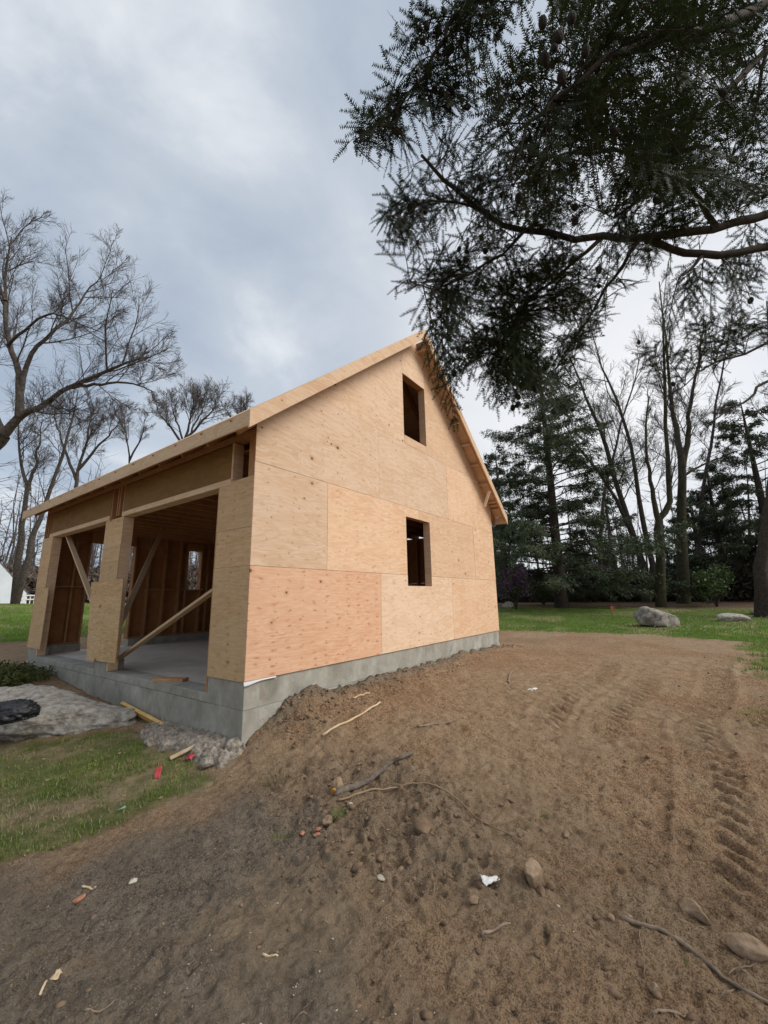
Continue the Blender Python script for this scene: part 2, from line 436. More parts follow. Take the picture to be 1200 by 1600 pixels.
M['ply_shade'] = simple_mat('shaded_sheathing_inner_face', (0.30, 0.125, 0.045), (0.40, 0.185, 0.072), 3, 0.85, 0.1, 0.003, per_obj=True)  # the plywood is tan inside too; interior shade is mixed into this colour
M['header'] = ply_mat('shaded_header_laminate', (0.22, 0.118, 0.036), (0.28, 0.155, 0.052), (0.13, 0.06, 0.02), axis=0, knots=0.4)  # dark laminate, its colour lowered further for the shade under the eave
M['scrap_wood'] = simple_mat('scrap_wood', (0.42, 0.20, 0.09), (0.55, 0.31, 0.15), 9, 0.8, 0.2, 0.003, per_obj=True)
M['yellow_wood'] = simple_mat('yellow_painted_board', (0.52, 0.30, 0.08), (0.62, 0.42, 0.16), 7, 0.75, 0.3, 0.004)
M['pale_wood'] = simple_mat('pale_split_wood', (0.52, 0.38, 0.22), (0.66, 0.52, 0.34), 12, 0.8, 0.3, 0.003, per_obj=True)
def concrete_mat():
    m, t, b = mat_new('poured_concrete')
    v = coords(t, False)
    n = nd(t, 'ShaderNodeTexNoise', {'Scale': 2.3, 'Detail': 8, 'Roughness': 0.62, 'Distortion': 0.4}); t.links.new(v, n.inputs['Vector'])
    r = ramp(t, [(0.28, (0.20, 0.19, 0.155)), (0.48, (0.335, 0.32, 0.27)), (0.70, (0.49, 0.47, 0.405))]); t.links.new(n.outputs['Fac'], r.inputs['Fac'])
    n2_ = nd(t, 'ShaderNodeTexNoise', {'Scale': 14, 'Detail': 5, 'Roughness': 0.7}); t.links.new(v, n2_.inputs['Vector'])
    g = nd(t, 'ShaderNodeMapRange', {'From Min': 0.60, 'From Max': 0.74, 'To Min': 0.0, 'To Max': 0.5}); t.links.new(n2_.outputs['Fac'], g.inputs['Value'])
    c = mixc(t, g.outputs[0], r.outputs[0], (0.60, 0.59, 0.55))
    # water streaks and mud splashed up from the ground have their own ragged shapes
    mp = nd(t, 'ShaderNodeMapping'); mp.inputs['Scale'].default_value = (1.1, 1.1, 0.55); t.links.new(v, mp.inputs['Vector'])
    n3_ = nd(t, 'ShaderNodeTexNoise', {'Scale': 2.0, 'Detail': 5}); t.links.new(mp.outputs[0], n3_.inputs['Vector'])
    g3 = nd(t, 'ShaderNodeMapRange', {'From Min': 0.48, 'From Max': 0.66, 'To Min': 0.0, 'To Max': 0.55}); t.links.new(n3_.outputs['Fac'], g3.inputs['Value'])
    c = mixc(t, g3.outputs[0], c, (0.18, 0.165, 0.13))
    n4 = nd(t, 'ShaderNodeTexNoise', {'Scale': 5.0, 'Detail': 9, 'Roughness': 0.7}); t.links.new(v, n4.inputs['Vector'])
    g4 = nd(t, 'ShaderNodeMapRange', {'From Min': 0.54, 'From Max': 0.66, 'To Min': 0.0, 'To Max': 0.5}); t.links.new(n4.outputs['Fac'], g4.inputs['Value'])
    c = mixc(t, g4.outputs[0], c, (0.24, 0.19, 0.13))
    vo = nd(t, 'ShaderNodeTexVoronoi', {'Scale': 16.0}); t.links.new(v, vo.inputs['Vector'])
    g5 = nd(t, 'ShaderNodeMapRange', {'From Min': 0.05, 'From Max': 0.13, 'To Min': 0.55, 'To Max': 0.0}); t.links.new(vo.outputs['Distance'], g5.inputs['Value'])
    c = mixc(t, g5.outputs[0], c, (0.13, 0.125, 0.11))
    t.links.new(c, b.inputs['Base Color'])
    b.inputs['Roughness'].default_value = 0.85
    bump(t, b, n2_.outputs['Fac'], 0.5, 0.008)
    return m
M['concrete'] = concrete_mat()
M['slab'] = simple_mat('slab_concrete', (0.56, 0.49, 0.42), (0.72, 0.66, 0.58), 2.2, 0.8, 0.1, 0.003, detail=8)
M['wrap'] = simple_mat('white_sill_flashing', (0.7, 0.7, 0.7), (0.8, 0.8, 0.8), 5, 0.5, 0.0)
M['bark'] = simple_mat('grey_bark', (0.045, 0.037, 0.031), (0.13, 0.108, 0.09), 9, 0.95, 0.6, 0.03)
M['bark_dark'] = simple_mat('dark_bark', (0.028, 0.022, 0.018), (0.075, 0.058, 0.046), 10, 0.95, 0.6, 0.02)
M['bark_moss'] = simple_mat('mossy_bark', (0.032, 0.027, 0.019), (0.085, 0.078, 0.042), 5, 0.95, 0.6, 0.03)
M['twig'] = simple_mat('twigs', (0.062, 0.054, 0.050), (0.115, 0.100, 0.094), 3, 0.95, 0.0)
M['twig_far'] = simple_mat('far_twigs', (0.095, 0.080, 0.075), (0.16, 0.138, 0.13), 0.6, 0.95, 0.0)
def leaf_mat(name, c0, c1, trans=0.25, scale=1.2, rough=0.6):
    m, t, b = mat_new(name)
    tc_ = nd(t, 'ShaderNodeTexCoord')
    n = nd(t, 'ShaderNodeTexNoise', {'Scale': scale, 'Detail': 4, 'Roughness': 0.7}); t.links.new(tc_.outputs['Object'], n.inputs['Vector'])
    r = ramp(t, [(0.3, c0), (0.7, c1)]); t.links.new(n.outputs['Fac'], r.inputs['Fac'])
    t.links.new(r.outputs[0], b.inputs['Base Color']); b.inputs['Roughness'].default_value = rough
    b.inputs['Specular IOR Level'].default_value = 0.25
    if trans:
        tr = nd(t, 'ShaderNodeBsdfTranslucent'); t.links.new(r.outputs[0], tr.inputs['Color'])
        ms = nd(t, 'ShaderNodeMixShader', {'Fac': trans}); t.links.new(b.outputs[0], ms.inputs[1]); t.links.new(tr.outputs[0], ms.inputs[2])
        t.links.new(ms.outputs[0], t.nodes['Material Output'].inputs['Surface'])
    return m
M['needle'] = leaf_mat('hemlock_needles_backlit', (0.012, 0.024, 0.007), (0.038, 0.058, 0.016), 0.18, 2.5)  # green lowered so the colour itself carries the backlit darkness of the boughs
M['needle_far'] = leaf_mat('conifer_foliage', (0.034, 0.052, 0.026), (0.095, 0.118, 0.060), 0.15, 0.6)
M['needle_blue'] = leaf_mat('yew_foliage', (0.030, 0.045, 0.028), (0.075, 0.100, 0.062), 0.15, 0.6)
M['leaf_shrub'] = leaf_mat('evergreen_shrub_leaves', (0.03, 0.055, 0.018), (0.09, 0.13, 0.04), 0.2, 3)
M['purple'] = leaf_mat('purple_blossom', (0.22, 0.09, 0.26), (0.40, 0.19, 0.43), 0.3, 3)
M['yellow'] = leaf_mat('yellow_blossom', (0.40, 0.38, 0.03), (0.58, 0.55, 0.06), 0.3, 3)
M['ivy'] = leaf_mat('ground_cover_leaves', (0.028, 0.045, 0.012), (0.12, 0.13, 0.035), 0.2, 5)
M['lawn'] = leaf_mat('lawn_blades', (0.08, 0.175, 0.016), (0.21, 0.37, 0.045), 0.25, 1.0)
M['grass'] = leaf_mat('grass_blades', (0.09, 0.145, 0.028), (0.25, 0.30, 0.075), 0.25, 1.3)
M['grass_dry'] = leaf_mat('dry_grass_blades', (0.22, 0.18, 0.09), (0.36, 0.30, 0.17), 0.2, 3)
M['granite'] = simple_mat('grey_granite', (0.19, 0.165, 0.135), (0.50, 0.465, 0.41), 11, 0.95, 1.0, 0.06, detail=14)
def cracked_rock(name, c0, c1, cm, scale, crack):
    """weathered stone with bedding cracks"""
    m, t, b = mat_new(name)
    v = coords(t, True)
    n = nd(t, 'ShaderNodeTexNoise', {'Scale': scale, 'Detail': 12, 'Roughness': 0.68}); t.links.new(v, n.inputs['Vector'])
    r = ramp(t, [(0.28, c0), (0.5, cm), (0.74, c1)]); t.links.new(n.outputs['Fac'], r.inputs['Fac'])
    nw = nd(t, 'ShaderNodeTexNoise', {'Scale': scale*.6, 'Detail': 4}); t.links.new(v, nw.inputs['Vector'])
    wv = nd(t, 'ShaderNodeVectorMath', operation='MULTIPLY_ADD'); t.links.new(nw.outputs['Color'], wv.inputs[0]); wv.inputs[1].default_value = (1.3/crack, 1.3/crack, 1.3/crack); t.links.new(v, wv.inputs[2])
    mp = nd(t, 'ShaderNodeMapping'); mp.inputs['Scale'].default_value = (crack, crack, crack*2.2); mp.inputs['Rotation'].default_value = (.25, .3, 0); t.links.new(wv.outputs[0], mp.inputs['Vector'])
    vo = nd(t, 'ShaderNodeTexVoronoi', {'Scale': 1.0}, feature='DISTANCE_TO_EDGE'); t.links.new(mp.outputs[0], vo.inputs['Vector'])
    ck = nd(t, 'ShaderNodeMapRange', {'From Min': 0.0, 'From Max': 0.035, 'To Min': 0.40, 'To Max': 0.0}); t.links.new(vo.outputs['Distance'], ck.inputs['Value'])
    c = mixc(t, ck.outputs[0], r.outputs[0], (c0[0]*.45, c0[1]*.45, c0[2]*.45))
    t.links.new(c, b.inputs['Base Color']); b.inputs['Roughness'].default_value = .95; b.inputs['Specular IOR Level'].default_value = .15
    hh_ = nd(t, 'ShaderNodeMath', operation='SUBTRACT'); t.links.new(n.outputs['Fac'], hh_.inputs[0]); t.links.new(ck.outputs[0], hh_.inputs[1])
    bump(t, b, hh_.outputs[0], 1.0, .25/scale)
    return m
M['boulder'] = cracked_rock('weathered_boulder', (0.12, 0.105, 0.085), (0.44, 0.40, 0.345), (0.26, 0.235, 0.20), 4.0, 1.1)
M['spill'] = simple_mat('rough_concrete_spill', (0.13, 0.105, 0.08), (0.44, 0.385, 0.32), 17, 0.97, 1.0, 0.05, detail=14)
M['stone'] = simple_mat('muddy_stone', (0.17, 0.108, 0.066), (0.38, 0.275, 0.18), 22, 0.95, 0.8, 0.012, detail=10, per_obj=True)
M['pebble'] = simple_mat('pebbles', (0.10, 0.082, 0.064), (0.30, 0.255, 0.20), 40, 0.95, 0.2, 0.002)
M['clod'] = simple_mat('soil_clods', (0.10, 0.064, 0.040), (0.29, 0.195, 0.122), 9, 0.97, 0.4, 0.006, detail=6)
M['chips'] = simple_mat('pale_chips', (0.32, 0.26, 0.18), (0.60, 0.54, 0.43), 3, 0.85, 0.0)
M['root'] = simple_mat('roots_and_straw', (0.16, 0.105, 0.06), (0.36, 0.26, 0.155), 4, 0.9, 0.0)
M['stick'] = simple_mat('weathered_stick', (0.13, 0.095, 0.068), (0.33, 0.25, 0.18), 14, 0.9, 0.4, 0.003, per_obj=True)
M['log_bark'] = simple_mat('rotten_log_bark', (0.05, 0.036, 0.027), (0.21, 0.17, 0.135), 16, 0.95, 0.7, 0.01)
M['orange_wood'] = simple_mat('freshly_torn_wood', (0.42, 0.18, 0.04), (0.62, 0.33, 0.09), 12, 0.8, 0.3, 0.004)
M['brick'] = simple_mat('brick_red', (0.34, 0.14, 0.08), (0.52, 0.27, 0.17), 14, 0.9, 0.3, 0.004)
M['paper'] = simple_mat('pale_paper', (0.55, 0.50, 0.36), (0.70, 0.66, 0.52), 6, 0.8, 0.1, 0.003)
M['white_scrap'] = simple_mat('white_scrap', (0.62, 0.61, 0.57), (0.82, 0.81, 0.78), 9, 0.7, 0.2, 0.003)
M['red_plastic'] = simple_mat('red_plastic', (0.45, 0.045, 0.05), (0.66, 0.10, 0.10), 7, 0.5, 0.1, 0.003)
M['black_plastic'] = simple_mat('black_plastic_bag', (0.008, 0.009, 0.012), (0.016, 0.017, 0.021), 5, 0.55, 0.2, 0.004, spec=0.5)
M['green_plastic'] = simple_mat('mint_plastic', (0.16, 0.34, 0.22), (0.24, 0.45, 0.30), 7, 0.5, 0.0)
M['cone'] = simple_mat('hemlock_cones', (0.012, 0.009, 0.007), (0.030, 0.022, 0.016), 60, 0.9, 0.5, 0.004)
M['house_white'] = simple_mat('pale_siding', (0.62, 0.68, 0.70), (0.72, 0.77, 0.79), 1, 0.7, 0.0)
M['house_roof'] = simple_mat('grey_shingles', (0.10, 0.10, 0.11), (0.16, 0.16, 0.17), 2, 0.9, 0.2, 0.02)
M['glass_dark'] = simple_mat('dark_window', (0.03, 0.035, 0.04), (0.05, 0.055, 0.06), 1, 0.15, 0.0, spec=0.6)
M['white_paint'] = simple_mat('white_paint', (0.7, 0.7, 0.7), (0.8, 0.8, 0.8), 2, 0.6, 0.0)
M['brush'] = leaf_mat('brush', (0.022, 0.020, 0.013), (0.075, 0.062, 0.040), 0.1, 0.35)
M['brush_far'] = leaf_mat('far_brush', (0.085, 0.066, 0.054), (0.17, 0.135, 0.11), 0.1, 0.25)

# ------------------------------------------------------------------ terrain
CP = np.array([(-2.8, -3.9, -.76), (-1.4, -1, -.76), (-.4, -2.8, -.74), (0, -4, -.73), (-.5, -.6, -.74), (.3, -.9, -.62), (1, -1.4, -.56),
    (0, -1.3, -.66), (2, -2.6, -.56), (2, -4, -.56), (1.65, -.5, -.43), (4, -1, -.42), (5, -3, -.47), (7.3, -.4, -.37), (8, -3, -.42),
    (10.5, -5.4, -.42), (12, 0, -.4), (12.5, -2.3, -.4), (15.5, -2.5, -.32), (21, -5, -.2), (22, 2, .02), (26, 5, .2), (35, 5, .4), (35, -12, .4),
    (60, 0, .5), (50, 30, .6), (-.05, .5, -.65), (-.05, 1.1, -.68), (-.05, 2.8, -.63), (-.05, 3.9, -.58), (-.05, 5.1, -.49), (-.05, 7.2, -.35),
    (-1.2, 3.1, -.76), (-1.8, 0, -.78), (-1.2, .6, -.79), (-3, 2, -.78), (-.35, .1, -.75), (-3, 6, -.6), (-1.5, 8.5, -.3), (2, 9.5, -.25), (5, 9, -.28),
    (9, 8, -.3), (3.6, 3.6, -.6), (0, 15, .1), (5, 20, .35), (2, 30, .85), (-12, 30, .8), (12, 42, .85), (0, 60, .9), (25, 30, .6), (-6, -8, -.8), (4, -9, -.6), (20, -20, -.2), (-10, 0, -.8)])
def _k(r2):
    return np.where(r2 > 1e-9, r2*np.log(np.maximum(r2, 1e-9)), 0.0)
_n = len(CP)
_A = np.zeros((_n+3, _n+3))
_A[:_n, :_n] = _k(((CP[:, None, :2]-CP[None, :, :2])**2).sum(-1))+np.eye(_n)*0.15
_A[:_n, _n] = 1; _A[:_n, _n+1:] = CP[:, :2]; _A[_n, :_n] = 1; _A[_n+1:, :_n] = CP[:, :2].T
_w = np.linalg.solve(_A, np.concatenate([CP[:, 2], [0, 0, 0]]))
WG = np.array([(-.3, -.70), (0, -.6), (.22, -.54), (.45, -.42), (.58, -.31), (.88, -.22), (1.05, -.25), (1.21, -.32), (1.55, -.26), (1.93, -.34), (2.28, -.295),
               (2.8, -.33), (3.5, -.34), (4, -.31), (4.4, -.33), (5.2, -.26), (6, -.30), (7.3, -.33), (8.5, -.4)])
def t_base(x, y):
    x = np.asarray(x, float); y = np.asarray(y, float)
    shp = x.shape
    x = x.ravel(); y = y.ravel()
    z = np.empty(len(x))
    for i in range(0, len(x), 60000):
        xx = x[i:i+60000]; yy = y[i:i+60000]
        cx = np.clip(xx, -30, 62); cy = np.clip(yy, -22, 62)
        r2 = (cx[:, None]-CP[None, :, 0])**2+(cy[:, None]-CP[None, :, 1])**2
        zz = _k(r2)@_w[:_n]+_w[_n]+_w[_n+1]*cx+_w[_n+2]*cy
        z[i:i+60000] = zz
    rr = np.hypot(x+2.8, y+3.9)
    k = sstep(45, 75, rr)
    z = z*(1-k)+0.9*k
    # soil heaped ragged against the long side of the foundation
    d = np.maximum(-y, 0)
    w = np.exp(-(d/0.42)**1.35)*sstep(-.12, .15, x)*(1-sstep(7.35, 8.0, x))*(y < 1.0)
    z = z*(1-w)+w*np.interp(x, WG[:, 0], WG[:, 1])
    return z.reshape(shp)
def gp(px, py, fn=None):
    """where the sight line through a pixel meets the ground"""
    d = ray(px, py); d = d/np.linalg.norm(d)
    t = np.geomspace(1.2, 120, 500)
    P = CAM+d*t[:, None]
    below = P[:, 2] < t_base(P[:, 0], P[:, 1])
    if not below.any():
        return P[-1]
    i = int(np.argmax(below)); a, b = t[max(i-1, 0)], t[i]
    for _ in range(18):
        m = (a+b)/2; p = CAM+d*m
        if p[2] < float(t_base(p[0:1], p[1:2])[0]): b = m
        else: a = m
    return CAM+d*b
def sd_poly(x, y, poly):
    """signed distance to a polygon, negative inside"""
    P = np.asarray(poly, float); n = len(P)
    d2 = np.full(x.shape, 1e18); ins = np.zeros(x.shape, bool)
    for i in range(n):
        a = P[i]; b = P[(i+1) % n]; e_ = b-a
        t = np.clip(((x-a[0])*e_[0]+(y-a[1])*e_[1])/(e_@e_+1e-12), 0, 1)
        d2 = np.minimum(d2, (x-a[0]-e_[0]*t)**2+(y-a[1]-e_[1]*t)**2)
        c = ((a[1] > y) != (b[1] > y))
        xi = (b[0]-a[0])*(y-a[1])/((b[1]-a[1]) if abs(b[1]-a[1]) > 1e-9 else 1e-9)+a[0]
        ins ^= c & (x < xi)
    return np.where(ins, -1, 1)*np.sqrt(d2)
def world_poly(pp):
    return [gp(*p)[:2] for p in pp]
GRASS_P = world_poly([(-60, 1165), (60, 1158), (115, 1150), (200, 1140), (280, 1180), (345, 1208), (335, 1232), (262, 1258), (170, 1303), (60, 1335), (-80, 1365)])
DRY_P = world_poly([(-40, 1225), (60, 1240), (185, 1240), (180, 1262), (90, 1290), (-40, 1310)])
DARK_P = world_poly([(-200, 1372), (120, 1322), (260, 1272), (345, 1228), (440, 1218), (540, 1300), (560, 1440), (700, 1600), (700, 1800), (-300, 1800), (-300, 1450)])
PALE_P = world_poly([(330, 1400), (470, 1370), (560, 1430), (470, 1490), (330, 1500), (230, 1540), (120, 1500)])
ROUGH_P = world_poly([(395, 1200), (640, 1180), (720, 1260), (780, 1390), (650, 1420), (470, 1380), (410, 1280)])
LAWN_EDGE = np.array([(-7.5, 10.2), (-5.4, 10.4), (-4.2, 11.6), (-2.3, 12.5), (0, 12.0), (3, 11.6), (9, 11.4), (12, 11.0), (30, 9.5)])
def zones(x, y):
    nz = fbm(x*1.3, y*1.3, oct=4, seed=3)
    nz2 = fbm(x*5.0, y*5.0, oct=3, seed=9)
    # near front-yard patch
    g = sstep(.10, -.14, sd_poly(x, y, GRASS_P)+nz*.10+nz2*.09)
    dry = sstep(.10, -.22, sd_poly(x, y, DRY_P)+nz*.15+nz2*.12)
    # back lawn and side lawn
    edge = np.interp(y, LAWN_EDGE[:, 0], LAWN_EDGE[:, 1])+nz*.45+nz2*.22
    lawn = sstep(-.15, .35, x-edge)
    right = sstep(.2, -.3, sd_poly(x, y, [(6.2, -4.8), (9.0, -4.8), (12, -4.8), (12, -9), (5.2, -9)])+nz*.5+nz2*.35)*.75
    left = sstep(10.2, 11.2, y-x*0.15+nz*.5+nz2*.2)
    far = np.maximum(np.maximum(lawn, right), left)
    g = np.maximum(g, far)
    # woods floor: leaf litter behind the lawns
    lit = np.maximum(sstep(23.5, 25.5, x+0.12*y+nz*1.2), sstep(31, 34, y+.1*x+nz*1.0))
    g = g*(1-lit)
    dark = sstep(.25, -.35, sd_poly(x, y, DARK_P)+nz*.35+nz2*.18)*(1-g)*.9
    # damp, freshly turned soil in the dug-over spot and along the foot of the wall
    damp = sstep(.30, -.25, sd_poly(x, y, ROUGH_P)+nz*.35+nz2*.2)*.4
    damp = np.maximum(damp, .8*sstep(-.34, -.05, y+nz2*.12)*(y < .2)*sstep(.1, .4, x)*(1-sstep(7.2, 7.7, x)))
    dark = np.maximum(dark, damp*(1-g))
    pale = sstep(.20, -.25, sd_poly(x, y, PALE_P)+nz*.3+nz2*.2)
    pale = np.maximum(pale*.8, sstep(.0, .30, fbm(x*.75+7, y*.75, oct=5, seed=21))*.75*(1-dark))
    pale = np.maximum(pale, dry)
    return g, dark, pale, lit
TRACKS = [(-2.72, 0.035, 1.6, 8.5), (-3.28, 0.02, 1.7, 8.0), (-3.98, -0.01, -0.2, 9.0), (-4.45, -0.01, 1.5, 9.0)]
def t_full(x, y, fine=True):
    x = np.asarray(x, float); y = np.asarray(y, float)
    z = t_base(x, y)
    r = np.hypot(x-CAM[0], y-CAM[1])
    g, dark, pale, lit = zones(x, y)
    rough = sstep(.25, -.3, sd_poly(x, y, ROUGH_P))
    k = (1-.65*g)*(1-sstep(14, 30, r))
    mound = np.exp(-(np.maximum(-y, 0)/.5)**2)*sstep(.1, .5, x)*(1-sstep(7.4, 7.9, x))*(y < .3)
    amp = 1+.9*rough+1.0*mound
    z = z+k*fbm(x*.9, y*.9, oct=3, seed=31)*.028
    z = z+k*amp*fbm(x*4.2, y*4.2, oct=3, seed=41)*.028
    if fine:
        c = np.abs(fbm(x*9, y*9, oct=3, seed=51, gain=.6))
        z = z+k*amp*(.35-c)*.046*(1-sstep(6, 10, r))
        z = z+k*amp*fbm(x*34, y*34, oct=2, seed=61)*.013*(1-sstep(4, 8, r))
    # tyre ruts with cleat marks, old and half washed out
    wob = fbm(x*.35, y*0+2.0, oct=2, seed=71)*.30
    for (y0, sl, xa, xb) in TRACKS:
        c = y-(y0+sl*x+wob)
        inside = sstep(.20, .12, np.abs(c))*sstep(xa, xa+.7, x)*(1-sstep(xb-1.5, xb, x))*(1-g)
        fade = .45+.55*sstep(-.35, .25, fbm(x*.8+y0*3, y*.8, oct=2, seed=81))
        ph = (x+np.abs(c)*.9)/.17
        lug = np.abs((ph % 1)-.5)*2+.18*fbm(x*9, y*9, oct=2, seed=77)
        z = z+inside*fade*(-.024+.040*sstep(.38, .60, lug))
        berm = np.exp(-((np.abs(c)-.235)/.045)**2)*sstep(xa, xa+.7, x)*(1-sstep(xb-1.5, xb, x))*(1-g)
        z = z+berm*.022*fade
    return z
def gz(x, y):
    return float(t_full(np.array([x]), np.array([y]))[0])

def ground_material():
    m, t, b = mat_new('soil_and_turf')
    v = coords(t, False)
    at = nd(t, 'ShaderNodeVertexColor', layer_name='zone')
    sp = nd(t, 'ShaderNodeSeparateColor'); t.links.new(at.outputs['Color'], sp.inputs[0])
    def noise(s, d=6, r=.62, dist=0.0):
        n = nd(t, 'ShaderNodeTexNoise', {'Scale': s, 'Detail': d, 'Roughness': r, 'Distortion': dist}); t.links.new(v, n.inputs['Vector']); return n.outputs['Fac']
    nA, nB, nC, nD = noise(1.1), noise(7, 8, .7), noise(38, 6, .75), noise(120, 3, .7)
    def rp_(src, st):
        r = ramp(t, st); t.links.new(src, r.inputs['Fac']); return r.outputs[0]
    def mr(src, a, b_, c, d):
        n = nd(t, 'ShaderNodeMapRange', {'From Min': a, 'From Max': b_, 'To Min': c, 'To Max': d}); t.links.new(src, n.inputs['Value']); return n.outputs[0]
    dirt = rp_(nB, [(.25, (.18, .104, .055)), (.48, (.345, .21, .115)), (.72, (.50, .33, .195))])
    dirt = mixc(t, mr(nA, .47, .62, 0, .6), dirt, (.40, .285, .175))
    dirt = mixc(t, mr(noise(.6, 4), .47, .58, 0, .55), dirt, (.27, .135, .066))
    dirt = mixc(t, mr(nC, .52, .58, 0, .6), dirt, (.47, .345, .22))
    dirt = mixc(t, mr(nC, .47, .40, 0, .6), dirt, (.075, .047, .028))
    dark = rp_(nB, [(.25, (.095, .076, .057)), (.5, (.185, .150, .115)), (.75, (.33, .27, .205))])
    dark = mixc(t, mr(nD, .54, .59, 0, .8), dark, (.36, .31, .245))
    dark = mixc(t, mr(nC, .47, .40, 0, .65), dark, (.035, .028, .022))
    dark = mixc(t, mr(nA, .45, .60, 0, .8), dark, (.24, .19, .135))
    pale = rp_(nB, [(.25, (.21, .150, .092)), (.6, (.39, .285, .18)), (.85, (.52, .405, .27))])
    turf = rp_(nB, [(.25, (.070, .092, .022)), (.55, (.11, .14, .034)), (.8, (.21, .20, .08))])
    turf = mixc(t, mr(nC, .60, .75, 0, .5), turf, (.20, .17, .09))
    lit = rp_(nB, [(.25, (.055, .036, .024)), (.5, (.13, .085, .055)), (.8, (.26, .185, .13))])
    dirt = mixc(t, mr(nD, .54, .58, 0, .6), dirt, (.45, .34, .23))
    dirt = mixc(t, mr(nD, .46, .41, 0, .6), dirt, (.07, .046, .03))
    c = mixc(t, sp.outputs[1], dirt, dark)
    pm = nd(t, 'ShaderNodeMath', operation='MULTIPLY'); t.links.new(sp.outputs[2], pm.inputs[0]); t.links.new(mr(nB, .3, .6, .35, 1.0), pm.inputs[1])
    gr = nd(t, 'ShaderNodeMath', operation='MULTIPLY_ADD', use_clamp=True); t.links.new(sp.outputs[0], gr.inputs[0]); gr.inputs[1].default_value = 1.0
    t.links.new(mr(nC, .3, .7, -.12, .12), gr.inputs[2])
    c = mixc(t, gr.outputs[0], c, turf)
    c = mixc(t, pm.outputs[0], c, pale)
    c = mixc(t, at.outputs['Alpha'], c, lit)
    t.links.new(c, b.inputs['Base Color'])
    b.inputs['Roughness'].default_value = .95
    b.inputs['Specular IOR Level'].default_value = .15
    ad = nd(t, 'ShaderNodeMath', operation='MULTIPLY_ADD'); t.links.new(nC, ad.inputs[0]); ad.inputs[1].default_value = .7; t.links.new(nB, ad.inputs[2])
    ad2 = nd(t, 'ShaderNodeMath', operation='MULTIPLY_ADD'); t.links.new(nD, ad2.inputs[0]); ad2.inputs[1].default_value = .3; t.links.new(ad.outputs[0], ad2.inputs[2])
    bump(t, b, ad2.outputs[0], 1.0, .045)
    return m
M['ground'] = ground_material()
def build_ground():
    half = R_(64)
    dense = np.linspace(YAW-half, YAW+half, 500)
    sparse = np.linspace(YAW+half, YAW-half+2*math.pi, 70)[1:-1]
    ang = np.concatenate([dense, sparse]); na = len(ang)
    rad = np.concatenate([np.geomspace(.55, 1.39, 40), np.geomspace(1.4, 4.98, 300), np.geomspace(5, 9.95, 125), np.geomspace(10, 26, 45), np.geomspace(26.6, 1600, 46)])
    A, Rr = np.meshgrid(ang, rad)
    X = CAM[0]+Rr*np.cos(A); Y = CAM[1]+Rr*np.sin(A)
    Z = t_full(X.ravel(), Y.ravel())
    # nothing pokes up through the slab
    xs, ys = X.ravel(), Y.ravel()
    ins = (xs > .03) & (xs < 7.29) & (ys > .03) & (ys < 7.37)
    Z = np.where(ins, np.minimum(Z, -.75), Z)
    g, d, p, l = zones(xs, ys)
    V = np.vstack([np.stack([xs, ys, Z], -1), [[CAM[0], CAM[1], gz(CAM[0], CAM[1])]]])
    colr = np.vstack([np.stack([g, d, p, l], -1), [[0, 1, 0, 0]]])
    idx = np.arange(len(rad)*na).reshape(len(rad), na)
    a0 = idx[:-1]; a1 = np.roll(idx, -1, 1)[:-1]; b0 = idx[1:]; b1 = np.roll(idx, -1, 1)[1:]
    Q = np.stack([a0, b0, b1, a1], -1).reshape(-1, 4)
    c = len(V)-1
    T = np.stack([np.full(na, c), idx[0], np.roll(idx[0], -1)], -1)
    me = mesh_np('ground', V, [T, Q], M['ground'], True, col=colr)
    o = mobj('ground', me)
    tag(o, kind='structure')
    return o
build_ground()

# ------------------------------------------------------------------ garage
WX, WY = 7.32, 7.42          # gable side, front side
RX, RZ, SL = 3.66, 6.15, .8236   # ridge, top of roof deck, slope (about ten in twelve)
def zroof(x): return RZ-SL*abs(x-RX)
G = tag(empty('garage', (0, 0, 0)), 'unfinished wood-framed garage sheathed in bare plywood on a concrete foundation', 'garage')
def under(o, part):
    """make o a piece of a part of the garage (all parts sit unrotated-parent at the origin)"""
    o.parent = part; o.matrix_parent_inverse = part.matrix_basis.inverted()
    return o
# --- foundation
def bxp(name, x0, x1, y0, y1, z0, z1, mat, bev=.004): return box(name, x0, x1, y0, y1, z0, z1, M[mat], G, bev)
TH = .2
bxp('foundation_wall', .012, .012+TH, .016, 3.30, -1.1, -.29, 'concrete', 0)
bxp('foundation_wall', .012, .012+TH, 3.306, WY-.016, -1.1, -.29, 'concrete', 0)
bxp('foundation_wall', .012+TH+.001, WX-.012, .016, .016+TH, -1.1, -.29, 'concrete', 0)
bxp('foundation_wall', .012+TH+.001, WX-.012, WY-.016-TH, WY-.016, -1.1, -.29, 'concrete', 0)
bxp('foundation_wall', WX-.012-TH, WX-.012, .017+TH, WY-.017-TH, -1.1, -.291, 'concrete', 0)
# upper lift of the pour: kerbs under the walls and the low sill across the door openings
bxp('foundation_curb', .018, .018+TH, .022, .70, -.286, -.002, 'concrete', 0)
bxp('foundation_curb', .018, .018+.24, 3.46, 3.93, -.286, -.03, 'concrete', 0)
bxp('foundation_curb', .018, .018+TH, 6.86, WY-.022, -.286, -.03, 'concrete', 0)
bxp('foundation_curb', .018+TH+.001, WX-.018, .022, .022+TH, -.286, -.002, 'concrete', 0)
bxp('foundation_curb', .018+TH+.001, .88, WY-.022-TH, WY-.022, -.286, -.03, 'concrete', 0)
bxp('foundation_curb', 1.85, WX-.018-TH, WY-.022-TH, WY-.022, -.286, -.03, 'concrete', 0)
bxp('foundation_curb', WX-.018-TH, WX-.018, .023+TH, WY-.023-TH, -.286, -.03, 'concrete', 0)
bxp('slab_edge', .016, .3, .702, 3.458, -.287, -.186, 'concrete', .004)
